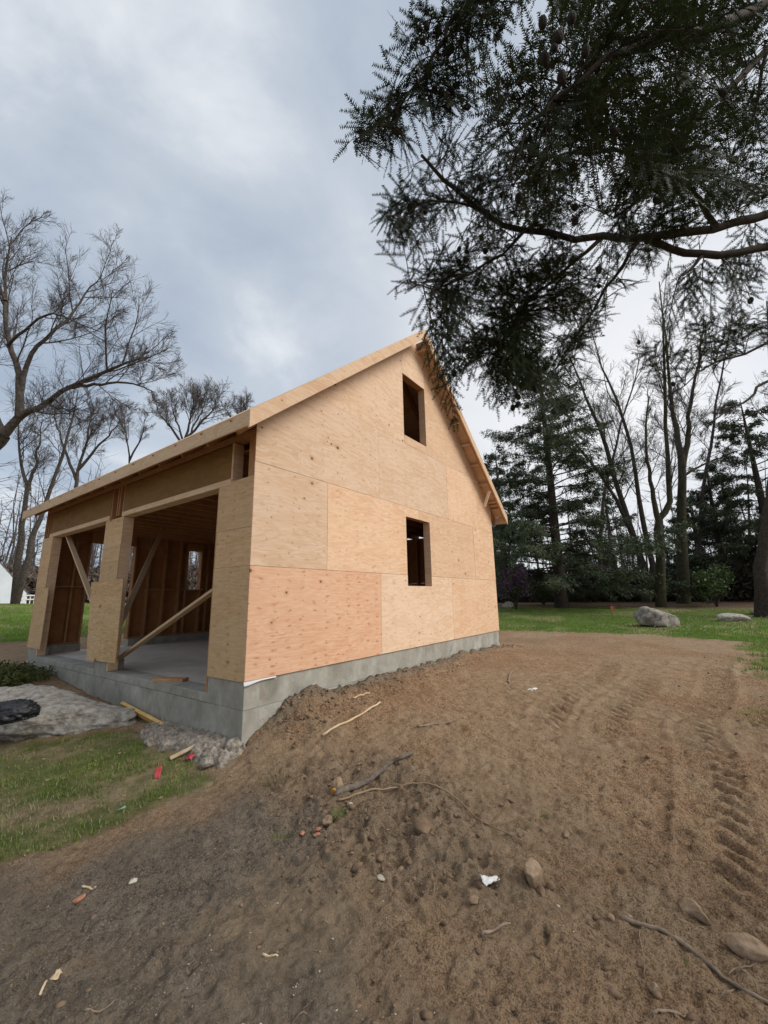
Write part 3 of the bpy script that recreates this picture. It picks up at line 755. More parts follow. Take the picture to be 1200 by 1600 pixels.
bxp('slab_edge', .016, .3, 3.932, 6.858, -.287, -.186, 'concrete', .004)
bxp('floor_slab', .302, WX-.22, .225, WY-.225, -.32, -.19, 'slab')
bxp('floor_slab', .9, 1.84, WY-.224, WY-.0, -.32, -.192, 'slab')
bxp('sill_plate', .02, WX-.02, .018, .158, 0, .038, 'lumber_shade')
bxp('sill_plate', .02, .158, .16, .70, 0, .038, 'lumber_shade')
bxp('sill_plate', .04, .158, 3.46, 3.93, -.028, .01, 'lumber_shade')
bxp('sill_plate', .04, .158, 6.86, WY-.02, -.028, .01, 'lumber_shade')
bxp('sill_plate', .16, .88, WY-.16, WY-.02, -.028, .01, 'lumber_shade')
bxp('sill_plate', 1.85, WX-.02, WY-.16, WY-.02, -.028, .01, 'lumber_shade')
bxp('sill_plate', WX-.16, WX-.02, .16, WY-.162, -.028, .01, 'lumber_shade')
# white flashing peeping out under the corner sheet
fm = MB(); N_ = 14
fx = np.linspace(0.0, .42, N_); drop = -.014-.030*np.exp(-((fx-.02)/.13)**2)
V_ = np.concatenate([np.stack([fx, np.full(N_, .012), np.full(N_, .0)], -1), np.stack([fx-.004, np.full(N_, -.004), drop], -1), np.stack([fx-.004, np.full(N_, -.002), drop-.002], -1), np.stack([fx, np.full(N_, .0145), np.full(N_, -.001)], -1)])
Q_ = [[a*N_+i, a*N_+i+1, b_*N_+i+1, b_*N_+i] for a, b_ in ((0, 1), (1, 2), (2, 3)) for i in range(N_-1)]
fm.add(V_, None, Q_); fm.obj('flashing', M['wrap'], G)

# --- gable wall sheathing, sheet by sheet, each with its own edge and a real joint
PT = .012
def clip_roof(x0, x1, z0, z1, drop=.03):
    """sheet rectangle cut under the roof slope"""
    pts = [(x0, z0), (x1, z0)]
    zr = lambda x: zroof(x)-drop
    xs = [x1, x0] if not (x0 < RX < x1) else [x1, RX, x0]
    top = []
    def cut(a, b):
        # walk from a to b along the top, clipped
        o = []
        za_, zb_ = zr(a), zr(b)
        if za_ >= z1 and zb_ >= z1: return [(a, z1), (b, z1)]
        if za_ < z1 and zb_ < z1: return [(a, za_), (b, zb_)]
        t = (z1-za_)/(zb_-za_); xm = a+(b-a)*t
        return [(a, min(za_, z1)), (xm, z1), (b, min(zb_, z1))]
    for i in range(len(xs)-1):
        top += cut(xs[i], xs[i+1])
    pts += top
    outp = []
    for p in pts:
        if not outp or math.hypot(p[0]-outp[-1][0], p[1]-outp[-1][1]) > 1e-4: outp.append(p)
    if math.hypot(outp[0][0]-outp[-1][0], outp[0][1]-outp[-1][1]) < 1e-4: outp.pop()
    return outp
def gsheet(pts, mat, name='plywood_sheet', y=0.0, th=PT, g=.0022):
    cx = sum(p[0] for p in pts)/len(pts); cz_ = sum(p[1] for p in pts)/len(pts)
    jit = random.uniform(-.0018, .0018)
    q = [(p[0]-math.copysign(g, p[0]-cx), p[1]-math.copysign(g, p[1]-cz_)) for p in pts]
    return slab_poly(name, q, 1, y+jit, y+th+jit, M[mat], G)
w1 = (3.22, 4.06, 1.035, 2.26); w2 = (3.24, 4.06, 3.82, 5.09)
def rect(a, b, c, d): return [(a, c), (b, c), (b, d), (a, d)]
F4, F8 = 1.2192, 2.4384
X3 = WX
gsheet(rect(0, F8, 0, F4), 'ply_pink')
gsheet([(F8, 0), (2*F8, 0), (2*F8, F4), (w1[1], F4), (w1[1], w1[2]), (w1[0], w1[2]), (w1[0], F4), (F8, F4)], 'ply_pale')
gsheet(rect(2*F8, X3, 0, F4), 'ply_tan')
gsheet(rect(0, F4, F4, 2*F4), 'ply_pale')
gsheet([(F4, F4), (w1[0], F4), (w1[0], w1[3]), (F4+F8, w1[3]), (F4+F8, 2*F4), (F4, 2*F4)], 'ply_tan')
gsheet([(w1[1], F4), (F4+2*F8, F4), (F4+2*F8, 2*F4), (F4+F8, 2*F4), (F4+F8, w1[3]), (w1[1], w1[3])], 'ply_tan')
gsheet(rect(F4+2*F8, X3, F4, 2*F4), 'ply_tan')
gsheet(clip_roof(0, F8, 2*F4, 3*F4), 'ply_pale')
gsheet(clip_roof(F8, 2*F8, 2*F4, 3*F4), 'ply_pale')
gsheet(clip_roof(2*F8, X3, 2*F4, 3*F4), 'ply_tan')
zl = 3*F4; xl = RX-(RZ-.03-zl)/SL; xr = RX+(RZ-.03-zl)/SL
zt = lambda x: zroof(x)-.03
gsheet([(xl, zl), (w2[0], zl), (w2[0], zt(w2[0]))], 'ply_pale', g=.001)
gsheet(rect(w2[0], w2[1], zl, w2[2]), 'ply_tan')
gsheet([(w2[1], zl), (xr, zl), (w2[1], zt(w2[1]))], 'ply_tan', g=.001)
gsheet([(w2[0], w2[3]), (w2[1], w2[3]), (w2[1], zt(w2[1])), (RX, zt(RX)), (w2[0], zt(w2[0]))], 'ply_pale', g=.0004)
# window bucks: the framing that lines each opening
for (a, b, c, d) in (w1, w2):
    bxp('window_stud', a-.04, a-.002, .014, .15, c-.3, d+.1, 'lumber_shade')
    bxp('window_stud', b+.002, b+.04, .014, .15, c-.3, d+.1, 'lumber')
    bxp('window_sill', a, b, .014, .15, c-.04, c-.002, 'lumber')
    bxp('window_header', a, b, .014, .15, d+.002, d+.1, 'lumber_shade')
# gable studs
for i in range(19):
    x = .025+i*.4064
    if x > WX-.06: break
    x = min(x, WX-.06)
    top = zroof(x)-.30
    if w1[0]-.05 < x < w1[1]+.04:
        if x < w1[1]-.02 and x > w1[0]-.02:
            bxp('stud', x, x+.038, .016, .156, .04, w1[2]-.042, 'lumber_shade', 0)
            bxp('stud', x, x+.038, .016, .156, w1[3]+.102, w2[2]-.042, 'lumber_shade', 0)
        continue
    bxp('stud', x, x+.038, .016, .156, .04, top, 'lumber_shade', 0)
# --- far gable wall (left side) with a door opening and a window
yL = WY-PT
def lsheet(pts, mat='ply_shade'):
    return slab_poly('plywood_sheet', pts, 1, yL, yL+PT, M[mat], G)
d3 = (.88, 1.84, -.2, 2.23); w3 = (3.24, 3.62, 1.16, 2.24)
lsheet(rect(0.0, d3[0], -.01, F4-.002)); lsheet(rect(0.0, d3[0], F4, d3[3]))
lsheet(rect(d3[1], w3[0], -.01, 1.158)); lsheet(rect(d3[1], w3[0], 1.16, d3[3]))
lsheet(rect(w3[0]+.001, w3[1]-.001, -.01, w3[2]))
lsheet(rect(w3[1], 5.7, -.01, 1.158)); lsheet(rect(w3[1], 5.7, 1.16, d3[3])); lsheet(rect(5.702, WX, -.01, 1.158)); lsheet(rect(5.702, WX, 1.16, d3[3]))
lsheet(clip_roof(0, F8, d3[3]+.002, 3*F4)); lsheet(clip_roof(F8+.002, 2*F8, d3[3]+.002, 3*F4)); lsheet(clip_roof(2*F8+.002, WX, d3[3]+.002, 3*F4))
lsheet(clip_roof(RX-(RZ-.03-3*F4)/SL, RX+(RZ-.03-3*F4)/SL, 3*F4+.002, 9))
for i in range(19):
    x = .17+i*.4064
    if x > WX-.1: break
    if d3[0]-.04 < x < d3[1]: continue
    if w3[0]-.04 < x < w3[1]: continue
    bxp('stud', x, x+.038, WY-.152, WY-.014, .012, zroof(x)-.30, 'lumber_shade', 0)
for x in (d3[0]-.04, d3[1]+.002):
    bxp('door_stud', x, x+.038, WY-.153, WY-.013, .012, 2.23, 'lumber_shade', 0)
for x in (w3[0]-.04, w3[1]+.002):
    bxp('window_stud', x, x+.038, WY-.153, WY-.013, .012, 2.42, 'lumber_shade', 0)
bxp('window_header', w3[0], w3[1], WY-.153, WY-.013, w3[3]+.002, w3[3]+.2, 'lumber_shade', 0)
bxp('window_sill', w3[0], w3[1], WY-.153, WY-.013, w3[2]-.04, w3[2]-.002, 'lumber_shade', 0)
bxp('door_header', d3[0], d3[1], WY-.153, WY-.013, d3[3]+.002, d3[3]+.24, 'lumber_shade', 0)
bxp('blocking', .21, .84, WY-.14, WY-.03, 1.19, 1.228, 'lumber_shade', 0)
bxp('blocking', 1.9, 3.19, WY-.135, WY-.03, 1.14, 1.178, 'lumber_shade', 0)
bxp('blocking', 4.13, 7.1, WY-.135, WY-.03, 1.14, 1.178, 'lumber_shade', 0)
# --- back wall
def bsheet(y0, y1, z0, z1): slab_poly('plywood_sheet', [(y0, z0), (y1, z0), (y1, z1), (y0, z1)], 0, WX-PT, WX, M['ply_shade'], G)
for k in range(3):
    a = .013+k*F8; b_ = min(a+F8-.002, WY-.013)
    bsheet(a, b_, -.01, 1.217); bsheet(a, b_, 1.219, 2.50)
bsheet(.013, .9, 2.502, 2.74)
for i in range(18):
    y = .17+i*.4064
    if y > WY-.2: break
    bxp('stud', WX-.152, WX-.014, y, y+.038, .012, 2.78, 'lumber_shade', 0)
bxp('top_plate', WX-.152, WX-.014, .16, WY-.16, 2.785, 2.86, 'lumber_shade', 0)
# --- front wall: piers, jambs, headers
def fsheet(y0, y1, z0, z1, mat='ply_fx', x=0.0, pts=None):
    jit = random.uniform(-.0015, .0015)
    pts = pts or [(y0, z0), (y1, z0), (y1, z1), (y0, z1)]
    return slab_poly('plywood_sheet', pts, 0, x+jit, x+PT+jit, M[mat], G)
fsheet(.013, .70, -.005, F4); fsheet(.013, .695, F4+.003, 1.66); fsheet(.013, .70, 1.663, 2.265)
fsheet(3.43, 4.12, 0.0, 1.50); fsheet(3.43, 4.115, 1.503, 1.74); fsheet(3.425, 4.12, 1.743, 2.225)
fsheet(6.62, WY+.03, -.04, 1.16); fsheet(6.82, WY+.025, 1.163, 1.60); fsheet(6.83, WY+.03, 1.603, 2.24)
# loose square tacked across the middle pier
patch = fsheet(0, 0, 0, 0, 'ply_fxd', -.035, [(3.06, -.035), (4.14, -.055), (4.33, 1.185), (3.10, 1.20)])
under(bxp('spacer_block', -.021, -.003, 3.5, 4.05, .9, .98, 'lumber_shade', 0), patch)
under(bxp('spacer_block', -.021, -.003, 3.5, 4.05, .10, .18, 'lumber_shade', 0), patch)
def fst(y, z0, z1, mat='lumber_shade', w=.038, x0=.014, x1=.154): return bxp('stud', x0, x1, y, y+w, z0, z1, mat, 0)
for y in (.165, .33, .50, .58, .66): fst(y, .04, 2.22)
for y in (3.462, 3.60, 3.76, 3.89): fst(y, .012, 2.22)
bxp('door_jamb', .014, .16, 3.424, 3.459, -.18, 2.22, 'lumber', 0)
bxp('door_jamb', .014, .16, 3.933, 3.968, -.18, 2.22, 'lumber_shade', 0)
bxp('door_jamb', .014, .16, 6.82, 6.857, -.18, 2.22, 'lumber', 0)
bxp('door_jamb', .014, .16, .703, .738, -.18, 2.22, 'lumber_shade', 0)
for y in (6.90, 7.05, 7.20): fst(y, .012, 2.22)
bxp('door_header', .014, .15, .50, 3.50, 2.31, 2.76, 'header')
bxp('door_header', .014, .15, 4.02, 7.02, 2.31, 2.76, 'header')
bxp('header_trim', -.006, .15, .47, 3.50, 2.228, 2.307, 'lumber_y')
bxp('header_trim', -.006, .15, 4.00, 7.05, 2.228, 2.307, 'lumber_y')
for y in (.02, .455, 3.51, 3.66, 3.74, 3.96, 7.06, 7.22, 7.36): fst(y, 2.27, 2.78, 'lumber' if y == .455 else 'lumber_shade', .036)
bxp('top_plate', .012, .152, .02, WY-.02, 2.79, 2.865, 'lumber_shade', 0)
# --- attic floor: joists run from front to back, boarded over
for i in range(18):
    y = .17+i*.4064
    if y > WY-.2: break
    bxp('joist', .155, WX-.16, y, y+.038, 2.45, 2.69, 'lumber_shade', 0)
for k in range(3):
    for j in range(6):
        bxp('subfloor_sheet', .16+k*2.33, .16+k*2.33+2.326, .17+j*1.18, .17+j*1.18+1.176, 2.692, 2.71, 'ply_shade', 0)
# --- roof: rafters, ridge board, deck sheets, fascia, rakes with lookouts
ca = math.cos(math.atan(SL)); sa = math.sin(math.atan(SL))
OH = .30
def rafter(side, y, w=.038, name='rafter', d=.18, x_in=.02, x_out=OH-.02, mat='lumber_shade'):
    """a sloping board under the deck; side -1 front, +1 back"""
    half = WX/2
    a = np.array([RX+side*x_in, y, 0.]); b = np.array([RX+side*(half+x_out), y, 0.])
    for p in (a, b): p[2] = zroof(p[0])-(.017+d/2)/ca
    return beam(name, a, b, w, d, M[mat], G, bev=0)
for i in range(13):
    y = .03+i*.608
    for s in (-1, 1): rafter(s, min(y, WY-.05))
bxp('ridge_board', RX-.018, RX+.018, .02, WY-.02, RZ-.29, RZ-.05, 'lumber_shade', 0)
# deck: rows of sheets up each slope
def deck(side, s0, s1, y0, y1):
    n = np.array([side*sa, 0, ca])
    def P(s, y): return np.array([RX+side*s*ca, y, RZ-s*sa])
    a = P(s0, (y0+y1)/2)-n*.0075; b = P(s1, (y0+y1)/2)-n*.0075
    return beam('roof_sheet', a, b, y1-y0, .014, M['lumber'], G, up=tuple(n), bev=0)
SLEN = (WX/2+OH)/ca
for side in (-1, 1):
    rows = [(.05 if side < 0 else .20, .20+1.219)] + [(.20+1.2215+k*1.2215, .20+1.2215+k*1.2215+1.219) for k in range(3)]
    rows[-1] = (rows[-1][0], SLEN+.012)
    for k, (s0, s1) in enumerate(rows):
        ys = [-.30, 2.14, 4.58, 7.02, 7.86] if k % 2 else [-.30, .92, 3.36, 5.80, 7.86]
        for a, b in zip(ys[:-1], ys[1:]): deck(side, s0, s1, a+.001, b-.001)
# fascia along the eaves
bxp('fascia_board', -OH-.022, -OH, -.285, 3.85, 2.69, 2.862, 'lumber_y', .002)
bxp('fascia_board', -OH-.022, -OH, 3.853, 7.86, 2.69, 2.862, 'lumber_y', .002)
bxp('fascia_board', WX+OH, WX+OH+.022, -.285, 7.86, 2.69, 2.862, 'lumber_y', .002)
# rake boards
def rake(side, y, name='rake_board'):
    dz = .205
    x0 = RX+side*.0012; x1 = RX+side*(WX/2+OH+.024)
    t0, t1 = zroof(x0)-.004, zroof(x1)-.004
    pts = [(x0, t0), (x0, t0-dz), (x1, t1-dz), (x1, t1)]
    return slab_poly(name, pts, 1, y, y+.030, M['lumber'], G, .0015)
for s in (-1, 1):
    rk = rake(s, -.318); rake(s, 7.865)
    rafter(s, -.268, .036, 'rake_rafter', .13)
    rafter(s, 7.84, .036, 'rake_rafter', .13)
    # lookouts between wall and rake
    L = (WX/2+OH)/ca
    for k in range(8):
        sdist = .35+k*.60
        if sdist > L-.05: break
        c = np.array([RX+s*sdist*ca, 0, RZ-sdist*sa])-np.array([s*sa, 0, ca])*(.017+.045)
        lo_ = beam('lookout', c+np.array([0, -.25, 0]), c+np.array([0, -.001, 0]), .038, .088, M['lumber'], G, up=(s*sa, 0, ca), bev=0)
        under(lo_, rk)
# a stray block left hanging under the back rake
hc_ = beam('hanging_cleat', (6.62, -.27, 3.36), (6.50, -.16, 2.96), .022, .07, M['lumber'], G, up=(0, 1, 0)); under(hc_, rk)
# --- temporary diagonal braces
beam('diagonal_brace', (.178, 6.60, 2.28), (.178, 4.2, .42), .038, .088, M['lumber_y'], G, up=(1, 0, 0))
beam('diagonal_brace', tuple(on_plane(2, 2.5, 257, 822)), tuple(on_plane(0, .19, 183, 985)), .038, .088, M['lumber_y'], G, up=(1, 0, 0))
beam('diagonal_brace', (.178, .62, 1.10), (.178, 3.72, -.12), .038, .088, M['lumber_y'], G, up=(1, 0, 0))

# ------------------------------------------------------------------ scrap board lying on the slab
def put(name, mesh_fn, *a, **k): return mesh_fn(name, *a, **k)
def plank(name, a, b, w, h, mat, label, cat, group=None, up=(0, 0, 1)):
    """a board as a thing of its own, with softened, slightly uneven ends"""
    a = Vector(a); b = Vector(b); d = b-a; L = d.length; d.normalize()
    s = d.cross(Vector(up)); s.normalize(); u = s.cross(d)
    bm = bmesh.new(); bmesh.ops.create_cube(bm, size=1.0)
    bmesh.ops.subdivide_edges(bm, edges=[e_ for e_ in bm.edges if abs(e_.verts[0].co.x-e_.verts[1].co.x) > .5], cuts=5)
    for v in bm.verts:
        k = math.sin(v.co.x*3.1+L)*.004
        v.co = Vector((v.co.x*L, v.co.y*w+k+random.uniform(-.0015, .0015), v.co.z*h+random.uniform(-.0012, .0012)))
    bmesh.ops.bevel(bm, geom=[e_ for e_ in bm.edges if e_.calc_face_angle(0) > .8], offset=min(w, h)*.06, segments=1, affect='EDGES')
    me = bpy.data.meshes.new(name); bm.to_mesh(me); bm.free(); me.materials.append(M[mat])
    o = mobj(name, me)
    mt = Matrix((d, -s, u)).transposed().to_4x4(); mt.translation = (a+b)/2
    o.matrix_world = mt
    return tag(o, label, cat, group)
p0 = on_plane(2, -.168, 232, 1064); p1 = on_plane(2, -.168, 272, 1070)
plank('board_offcut', (.05, 1.98, -.1665), (.25, 1.60, -.1665), .14, .038, 'scrap_wood', 'short reddish board offcut lying on the concrete slab in the door opening', 'board')

# ------------------------------------------------------------------ branching trees
class Tree:
    """collects limbs (thick) and twigs (thin) of one bare tree"""
    def __init__(s, seed):
        s.r = np.random.default_rng(seed); s.limb = {}; s.twig = {}
    def put(s, P, Rd, twig):
        P = np.asarray(P, float); d = s.twig if twig else s.limb
        d.setdefault(len(P), []).append((P, np.asarray(Rd, float)))
    def poly(s, p, d, L, r0, r1, n, wob, up):
        r = s.r
        pts = [np.asarray(p, float)]; d = np.asarray(d, float)/np.linalg.norm(d)
        for i in range(n):
            d = d+r.normal(0, wob, 3); d[2] += up; d /= np.linalg.norm(d)
            pts.append(pts[-1]+d*L/n)
        return np.array(pts), np.linspace(r0, r1, n+1)
    def kids(s, P, Rd, lvl, cfg, plen):
        """spawn side branches of level lvl along polyline P"""
        if lvl >= len(cfg): return
        c = cfg[lvl]; r = s.r
        n = max(1, int(round(c['n']*r.uniform(.8, 1.2)*min(1.0, plen/c.get('ref', plen) if c.get('ref') else 1))))
        N = len(P)
        for i in range(n):
            t = c.get('t0', .2)+(1-c.get('t0', .2))*((i+r.uniform(0, 1))/n)
            f = t*(N-1); k = min(int(f), N-2); w = f-k
            p = P[k]*(1-w)+P[k+1]*w; rr = Rd[k]*(1-w)+Rd[k+1]*w
            d = P[k+1]-P[k]; d = d/(np.linalg.norm(d)+1e-9)
            q = r.normal(0, 1, 3); q -= d*(q@d); q /= np.linalg.norm(q)+1e-9
            a = math.radians(r.uniform(*c['ang']))
            nd_ = d*math.cos(a)+q*math.sin(a)
            L = plen*c['len']*r.uniform(.65, 1.25)*(1-.45*t)
            r0 = max(min(rr*.75, L*c.get('thick', .018)), c.get('rmin', .003))
            tw = lvl >= c.get('twig_from', 2)
            PP, RR = s.poly(p, nd_, L, r0, max(r0*.35, c.get('rmin', .003)*.7), c.get('seg', 4), c.get('wob', .16), c.get('up', .06))
            s.put(PP, RR, tw)
            s.kids(PP, RR, lvl+1, cfg, L)
    def meshes(s, name, mat_l, mat_t):
        res = []
        for d, mat, sides, nm in ((s.limb, mat_l, 7, 'trunk'), (s.twig, mat_t, 3, 'crown')):
            mb = MB()
            for n, L in d.items():
                V, Q = tubes(np.array([a for a, _ in L]), np.array([b for _, b in L]), sides)
                mb.add(V, None, Q)
            res.append(mb.mesh(nm, mat, True) if mb.n else None)
        return res
def smooth_poly(P, n):
    """resample a polyline through its points with a Catmull-Rom curve"""
    P = np.asarray(P, float); m = len(P)
    Q = np.vstack([2*P[0]-P[1], P, 2*P[-1]-P[-2]])
    o = []
    for t in np.linspace(0, m-1, n):
        i = min(int(t), m-2); u = t-i; a, b, c, d = Q[i:i+4]
        o.append(.5*((2*b)+(c-a)*u+(2*a-5*b+4*c-d)*u*u+(3*b-a-3*c+d)*u**3))
    return np.array(o)
CFG = lambda n1=9, n2=6, n3=6, n4=4, rmin=.006, l1=.5: [   # limbs, boughs, branches, twigs
    dict(n=n1, ang=(20, 48), len=l1, t0=.28, seg=7, wob=.10, up=.06, thick=.0125, twig_from=9, rmin=.012),
    dict(n=n2, ang=(18, 46), len=.58, t0=.15, seg=5, wob=.11, up=.05, thick=.0105, twig_from=1, rmin=rmin*1.6),
    dict(n=n3, ang=(18, 52), len=.66, t0=.10, seg=3, wob=.13, up=.05, thick=.007, twig_from=1, rmin=rmin*1.15),
    dict(n=n4, ang=(14, 52), len=.80, t0=.08, seg=2, wob=.13, up=.04, thick=.007, twig_from=1, rmin=rmin*.85)]
def finish_tree(name, T, base, label, group, mat_l='bark', mat_t='twig', local=True):
    base = np.asarray(base, float)
    for d in (T.limb, T.twig):
        for n in d: d[n] = [(P-base, R) for P, R in d[n]]
    root = tag(empty(name, base), label, 'tree', group)
    a, b = T.meshes(name, M[mat_l], M[mat_t])
    mobj('trunk', a, root)
    if b: mobj('crown', b, root)
    return root
def ground_at(x, y): return float(t_base(np.array([x]), np.array([y]))[0])
def base_under(px, py, d):
    """foot of a tree seen at pixel column px, d metres deep"""
    p = at_depth(px, py, d); return np.array([p[0], p[1], ground_at(p[0], p[1])-.08])
def px_limb(T, pts, d, r0, r1, n=12, jit=.0, first=None):
    """a limb traced along picture points at depth d (each point may carry its own depth)"""
    P = np.array([at_depth(p[0], p[1], p[2] if len(p) > 2 else d) for p in pts])
    if first is not None: P = np.vstack([first, P])
    P = smooth_poly(P, n)
    P[1:-1] += T.r.normal(0, jit, (n-2, 3))
    Rd = r0+(r1-r0)*np.linspace(0, 1, n)**.8
    T.put(P, Rd, False)
    return P, Rd, float(np.linalg.norm(np.diff(P, axis=0), axis=1).sum())
GL, GR = 'bare trees beyond the garage on the left', 'bare trees at the wood edge on the right'
# -- big spreading tree whose trunk stands just outside the left edge
T = Tree(21); D = 15.0
ft_ = base_under(-70, 930, D)
P, Rd, L = px_limb(T, [(-62, 860, D), (-50, 780, D), (-20, 710, D), (5, 680, D)], D, .36, .22, 12, .02, ft_)
cfgb = CFG(9, 7, 7, 5, .0042, .45)
def main_limb(pts, r0, r1, n1=9, seedlen=None, lvl0=0):
    P, Rd, L = px_limb(T, pts, D, r0, r1, 14, .02)
    c = [dict(cfgb[0], n=n1)]+cfgb[1:]
    T.kids(P, Rd, 0, c, L)
main_limb([(5, 680), (25, 655), (42, 645), (70, 632, D-.3), (105, 605, D-.8), (160, 582, D-1.2), (200, 566, D-1.5), (235, 558, D-1.8)], .17, .02, 12)
main_limb([(105, 605, D-.8), (150, 600, D-1.), (205, 598, D-1.3), (240, 612, D-1.5)], .07, .015, 6)
main_limb([(30, 652), (32, 600), (22, 560), (10, 520), (6, 470), (9, 420), (18, 370)], .15, .02, 13)
main_limb([(33, 610), (45, 560), (75, 525), (115, 490, D+.5), (135, 455, D+1), (160, 430, D+1)], .10, .015, 10)
main_limb([(12, 540), (40, 515, D-.6), (80, 490, D-1), (120, 505, D-1.2), (160, 520, D-1.5)], .06, .012, 7)
main_limb([(5, 680), (-30, 600), (-60, 500), (-80, 380)], .18, .02, 10)
main_limb([(8, 470), (-10, 420), (-25, 350)], .08, .02, 6)
finish_tree('bare_tree', T, ft_, 'big spreading bare tree at the left edge, its limbs reaching over the roof', GL)
# -- trees traced in outline: trunk polylines then grown twigs
def traced(label, group, base_px, D, stems, r0, cfg, seed, mat_l='bark', mat_t='twig', jit=.03, t0=None):
    T = Tree(seed)
    ft = base_under(*base_px, D)
    for k, st in enumerate(stems):
        s0 = ft if st.get('root', True) else None
        P, Rd, L = px_limb(T, st['p'], D, st.get('r', r0), st.get('r1', .025), 14, jit, s0)
        c = [dict(cfg[0], n=st.get('n', cfg[0]['n']), t0=st.get('t0', .35))]+cfg[1:]
        T.kids(P, Rd, 0, c, L*st.get('l', 1))
    return finish_tree('bare_tree', T, ft, label, group, mat_l, mat_t)
traced('slender bare tree with two leaning trunks beside the pale shed', GL, (24, 938), 27,
       [dict(p=[(30, 870), (36, 816), (44, 767), (34, 730), (30, 690), (28, 640)], r=.26, n=8, t0=.5, l=.55),
        dict(p=[(44, 767, 27), (58, 718, 27), (66, 660, 27)], r=.14, n=6, l=.8, root=False, t0=.2),
        dict(p=[(34, 905, 26.5), (48, 850, 26.5), (60, 820, 26.5), (75, 767, 26.5), (101, 704, 26.5), (113, 655, 26.5), (122, 610, 26.5)], r=.27, n=12, t0=.45, l=.5)],
       .26, CFG(10, 7, 6, 4, .006), 31, jit=.05)
traced('fan-shaped bare tree rising behind the eave just right of the twin trunks', GL, (112, 930), 40,
       [dict(p=[(114, 820), (118, 760), (122, 730), (135, 690), (140, 660), (146, 635)], r=.28, n=15, t0=.5, l=.36),
        dict(p=[(119, 750, 40), (100, 700, 40), (88, 665, 40), (84, 640, 40)], r=.16, n=9, l=.8, root=False, t0=.2),
        dict(p=[(121, 735, 40), (150, 700, 40), (178, 672, 40), (192, 645, 40)], r=.16, n=9, l=.8, root=False, t0=.2)],
       .3, CFG(9, 7, 6, 4, .008), 33, jit=.05)
traced('bare tree with a round twiggy crown behind the middle of the roof', GL, (285, 930), 48,
       [dict(p=[(286, 800), (288, 700), (295, 665), (299, 645), (302, 630)], r=.30, n=18, t0=.6, l=.38),
        dict(p=[(288, 700, 48), (265, 665, 48), (250, 648, 48), (246, 636, 48)], r=.17, n=10, l=1.2, root=False, t0=.15),
        dict(p=[(288, 695, 48), (278, 662, 48), (270, 640, 48), (268, 622, 48)], r=.14, n=9, l=.9, root=False, t0=.15),
        dict(p=[(289, 692, 48), (306, 660, 48), (316, 640, 48), (322, 620, 48)], r=.14, n=9, l=.9, root=False, t0=.15),
        dict(p=[(289, 690, 48), (318, 655, 48), (333, 640, 48), (340, 628, 48)], r=.17, n=10, l=1.2, root=False, t0=.15)],
       .36, CFG(9, 6, 6, 4, .010), 35, mat_t='twig_far', jit=.05)
traced('slim upright bare tree behind the eave, left of the round-crowned one', GL, (200, 930), 50,
       [dict(p=[(200, 800), (202, 720), (197, 680), (193, 650)], r=.2, n=13, t0=.6, l=.33),
        dict(p=[(202, 720, 50), (222, 680, 50), (226, 655, 50)], r=.13, n=7, l=.8, root=False, t0=.2)],
       .26, CFG(9, 7, 5, 4, .009), 37, mat_t='twig_far')
traced('small bare tree showing just above the roof edge near the near corner', GL, (385, 930), 54,
       [dict(p=[(384, 800), (382, 700), (380, 665), (379, 645)], r=.22, n=14, t0=.62, l=.33),
        dict(p=[(382, 690, 54), (362, 655, 54), (355, 640, 54)], r=.12, n=7, l=.8, root=False, t0=.2)],
       .26, CFG(9, 7, 5, 4, .010), 39, mat_t='twig_far')
# -- right-hand wood edge
traced('bare tree leaning strongly left with two stems, right of the big conifer', GR, (1010, 938), 27,
       [dict(p=[(1008, 900), (987, 833), (967, 767), (942, 683), (925, 640), (905, 590), (885, 540)], r=.30, n=12, t0=.35, l=.42),
        dict(p=[(1020, 890, 26.6), (1004, 817, 26.6), (996, 758, 26.6), (983, 675, 26.6), (958, 615, 26.6), (940, 570, 26.6), (925, 520, 26.6)], r=.23, n=12, t0=.35, l=.42),
        dict(p=[(987, 833, 27), (950, 760, 27), (905, 700, 27), (880, 660, 27)], r=.16, n=7, t0=.2, l=.8, root=False)],
       .4, CFG(9, 7, 5, 4, .007), 41, 'bark', jit=.04)
traced('mossy bare trunk that kinks and splits above the boulder', GR, (1033, 946), 23,
       [dict(p=[(1032, 900), (1029, 830), (1033, 805), (1046, 790), (1044, 740), (1041, 690), (1039, 600), (1036, 520), (1030, 440)], r=.30, n=14, t0=.4, l=.34),
        dict(p=[(1030, 815, 23), (1018, 760, 23), (1010, 690, 23), (1014, 620, 23)], r=.17, n=7, t0=.25, l=.6, root=False)],
       .36, CFG(9, 7, 5, 4, .0065), 43, 'bark_moss', jit=.03)
traced('tall straight bare trunk forking high, just right of the mossy one', GR, (1068, 938), 25,
       [dict(p=[(1067, 880), (1065, 800), (1066, 725), (1058, 680), (1050, 640), (1042, 560), (1036, 490)], r=.40, n=13, t0=.45, l=.34),
        dict(p=[(1066, 730, 25), (1075, 690, 25), (1078, 640, 25), (1090, 570, 25), (1100, 500, 25)], r=.22, n=13, t0=.2, l=.55, root=False),
        dict(p=[(1064, 745, 25), (1100, 725, 25), (1150, 705, 25)], r=.10, n=6, t0=.2, l=.8, root=False)],
       .48, CFG(9, 7, 5, 4, .007), 45, 'bark_moss', jit=.03)
traced('thin leaning bare tree between the straight trunk and the dark evergreens', GR, (1085, 935), 28,
       [dict(p=[(1090, 880), (1093, 830), (1102, 750), (1115, 683), (1120, 620), (1135, 540), (1145, 480)], r=.2, n=10, t0=.4, l=.35)],
       .2, CFG(9, 7, 5, 4, .008), 47, 'bark', jit=.04)
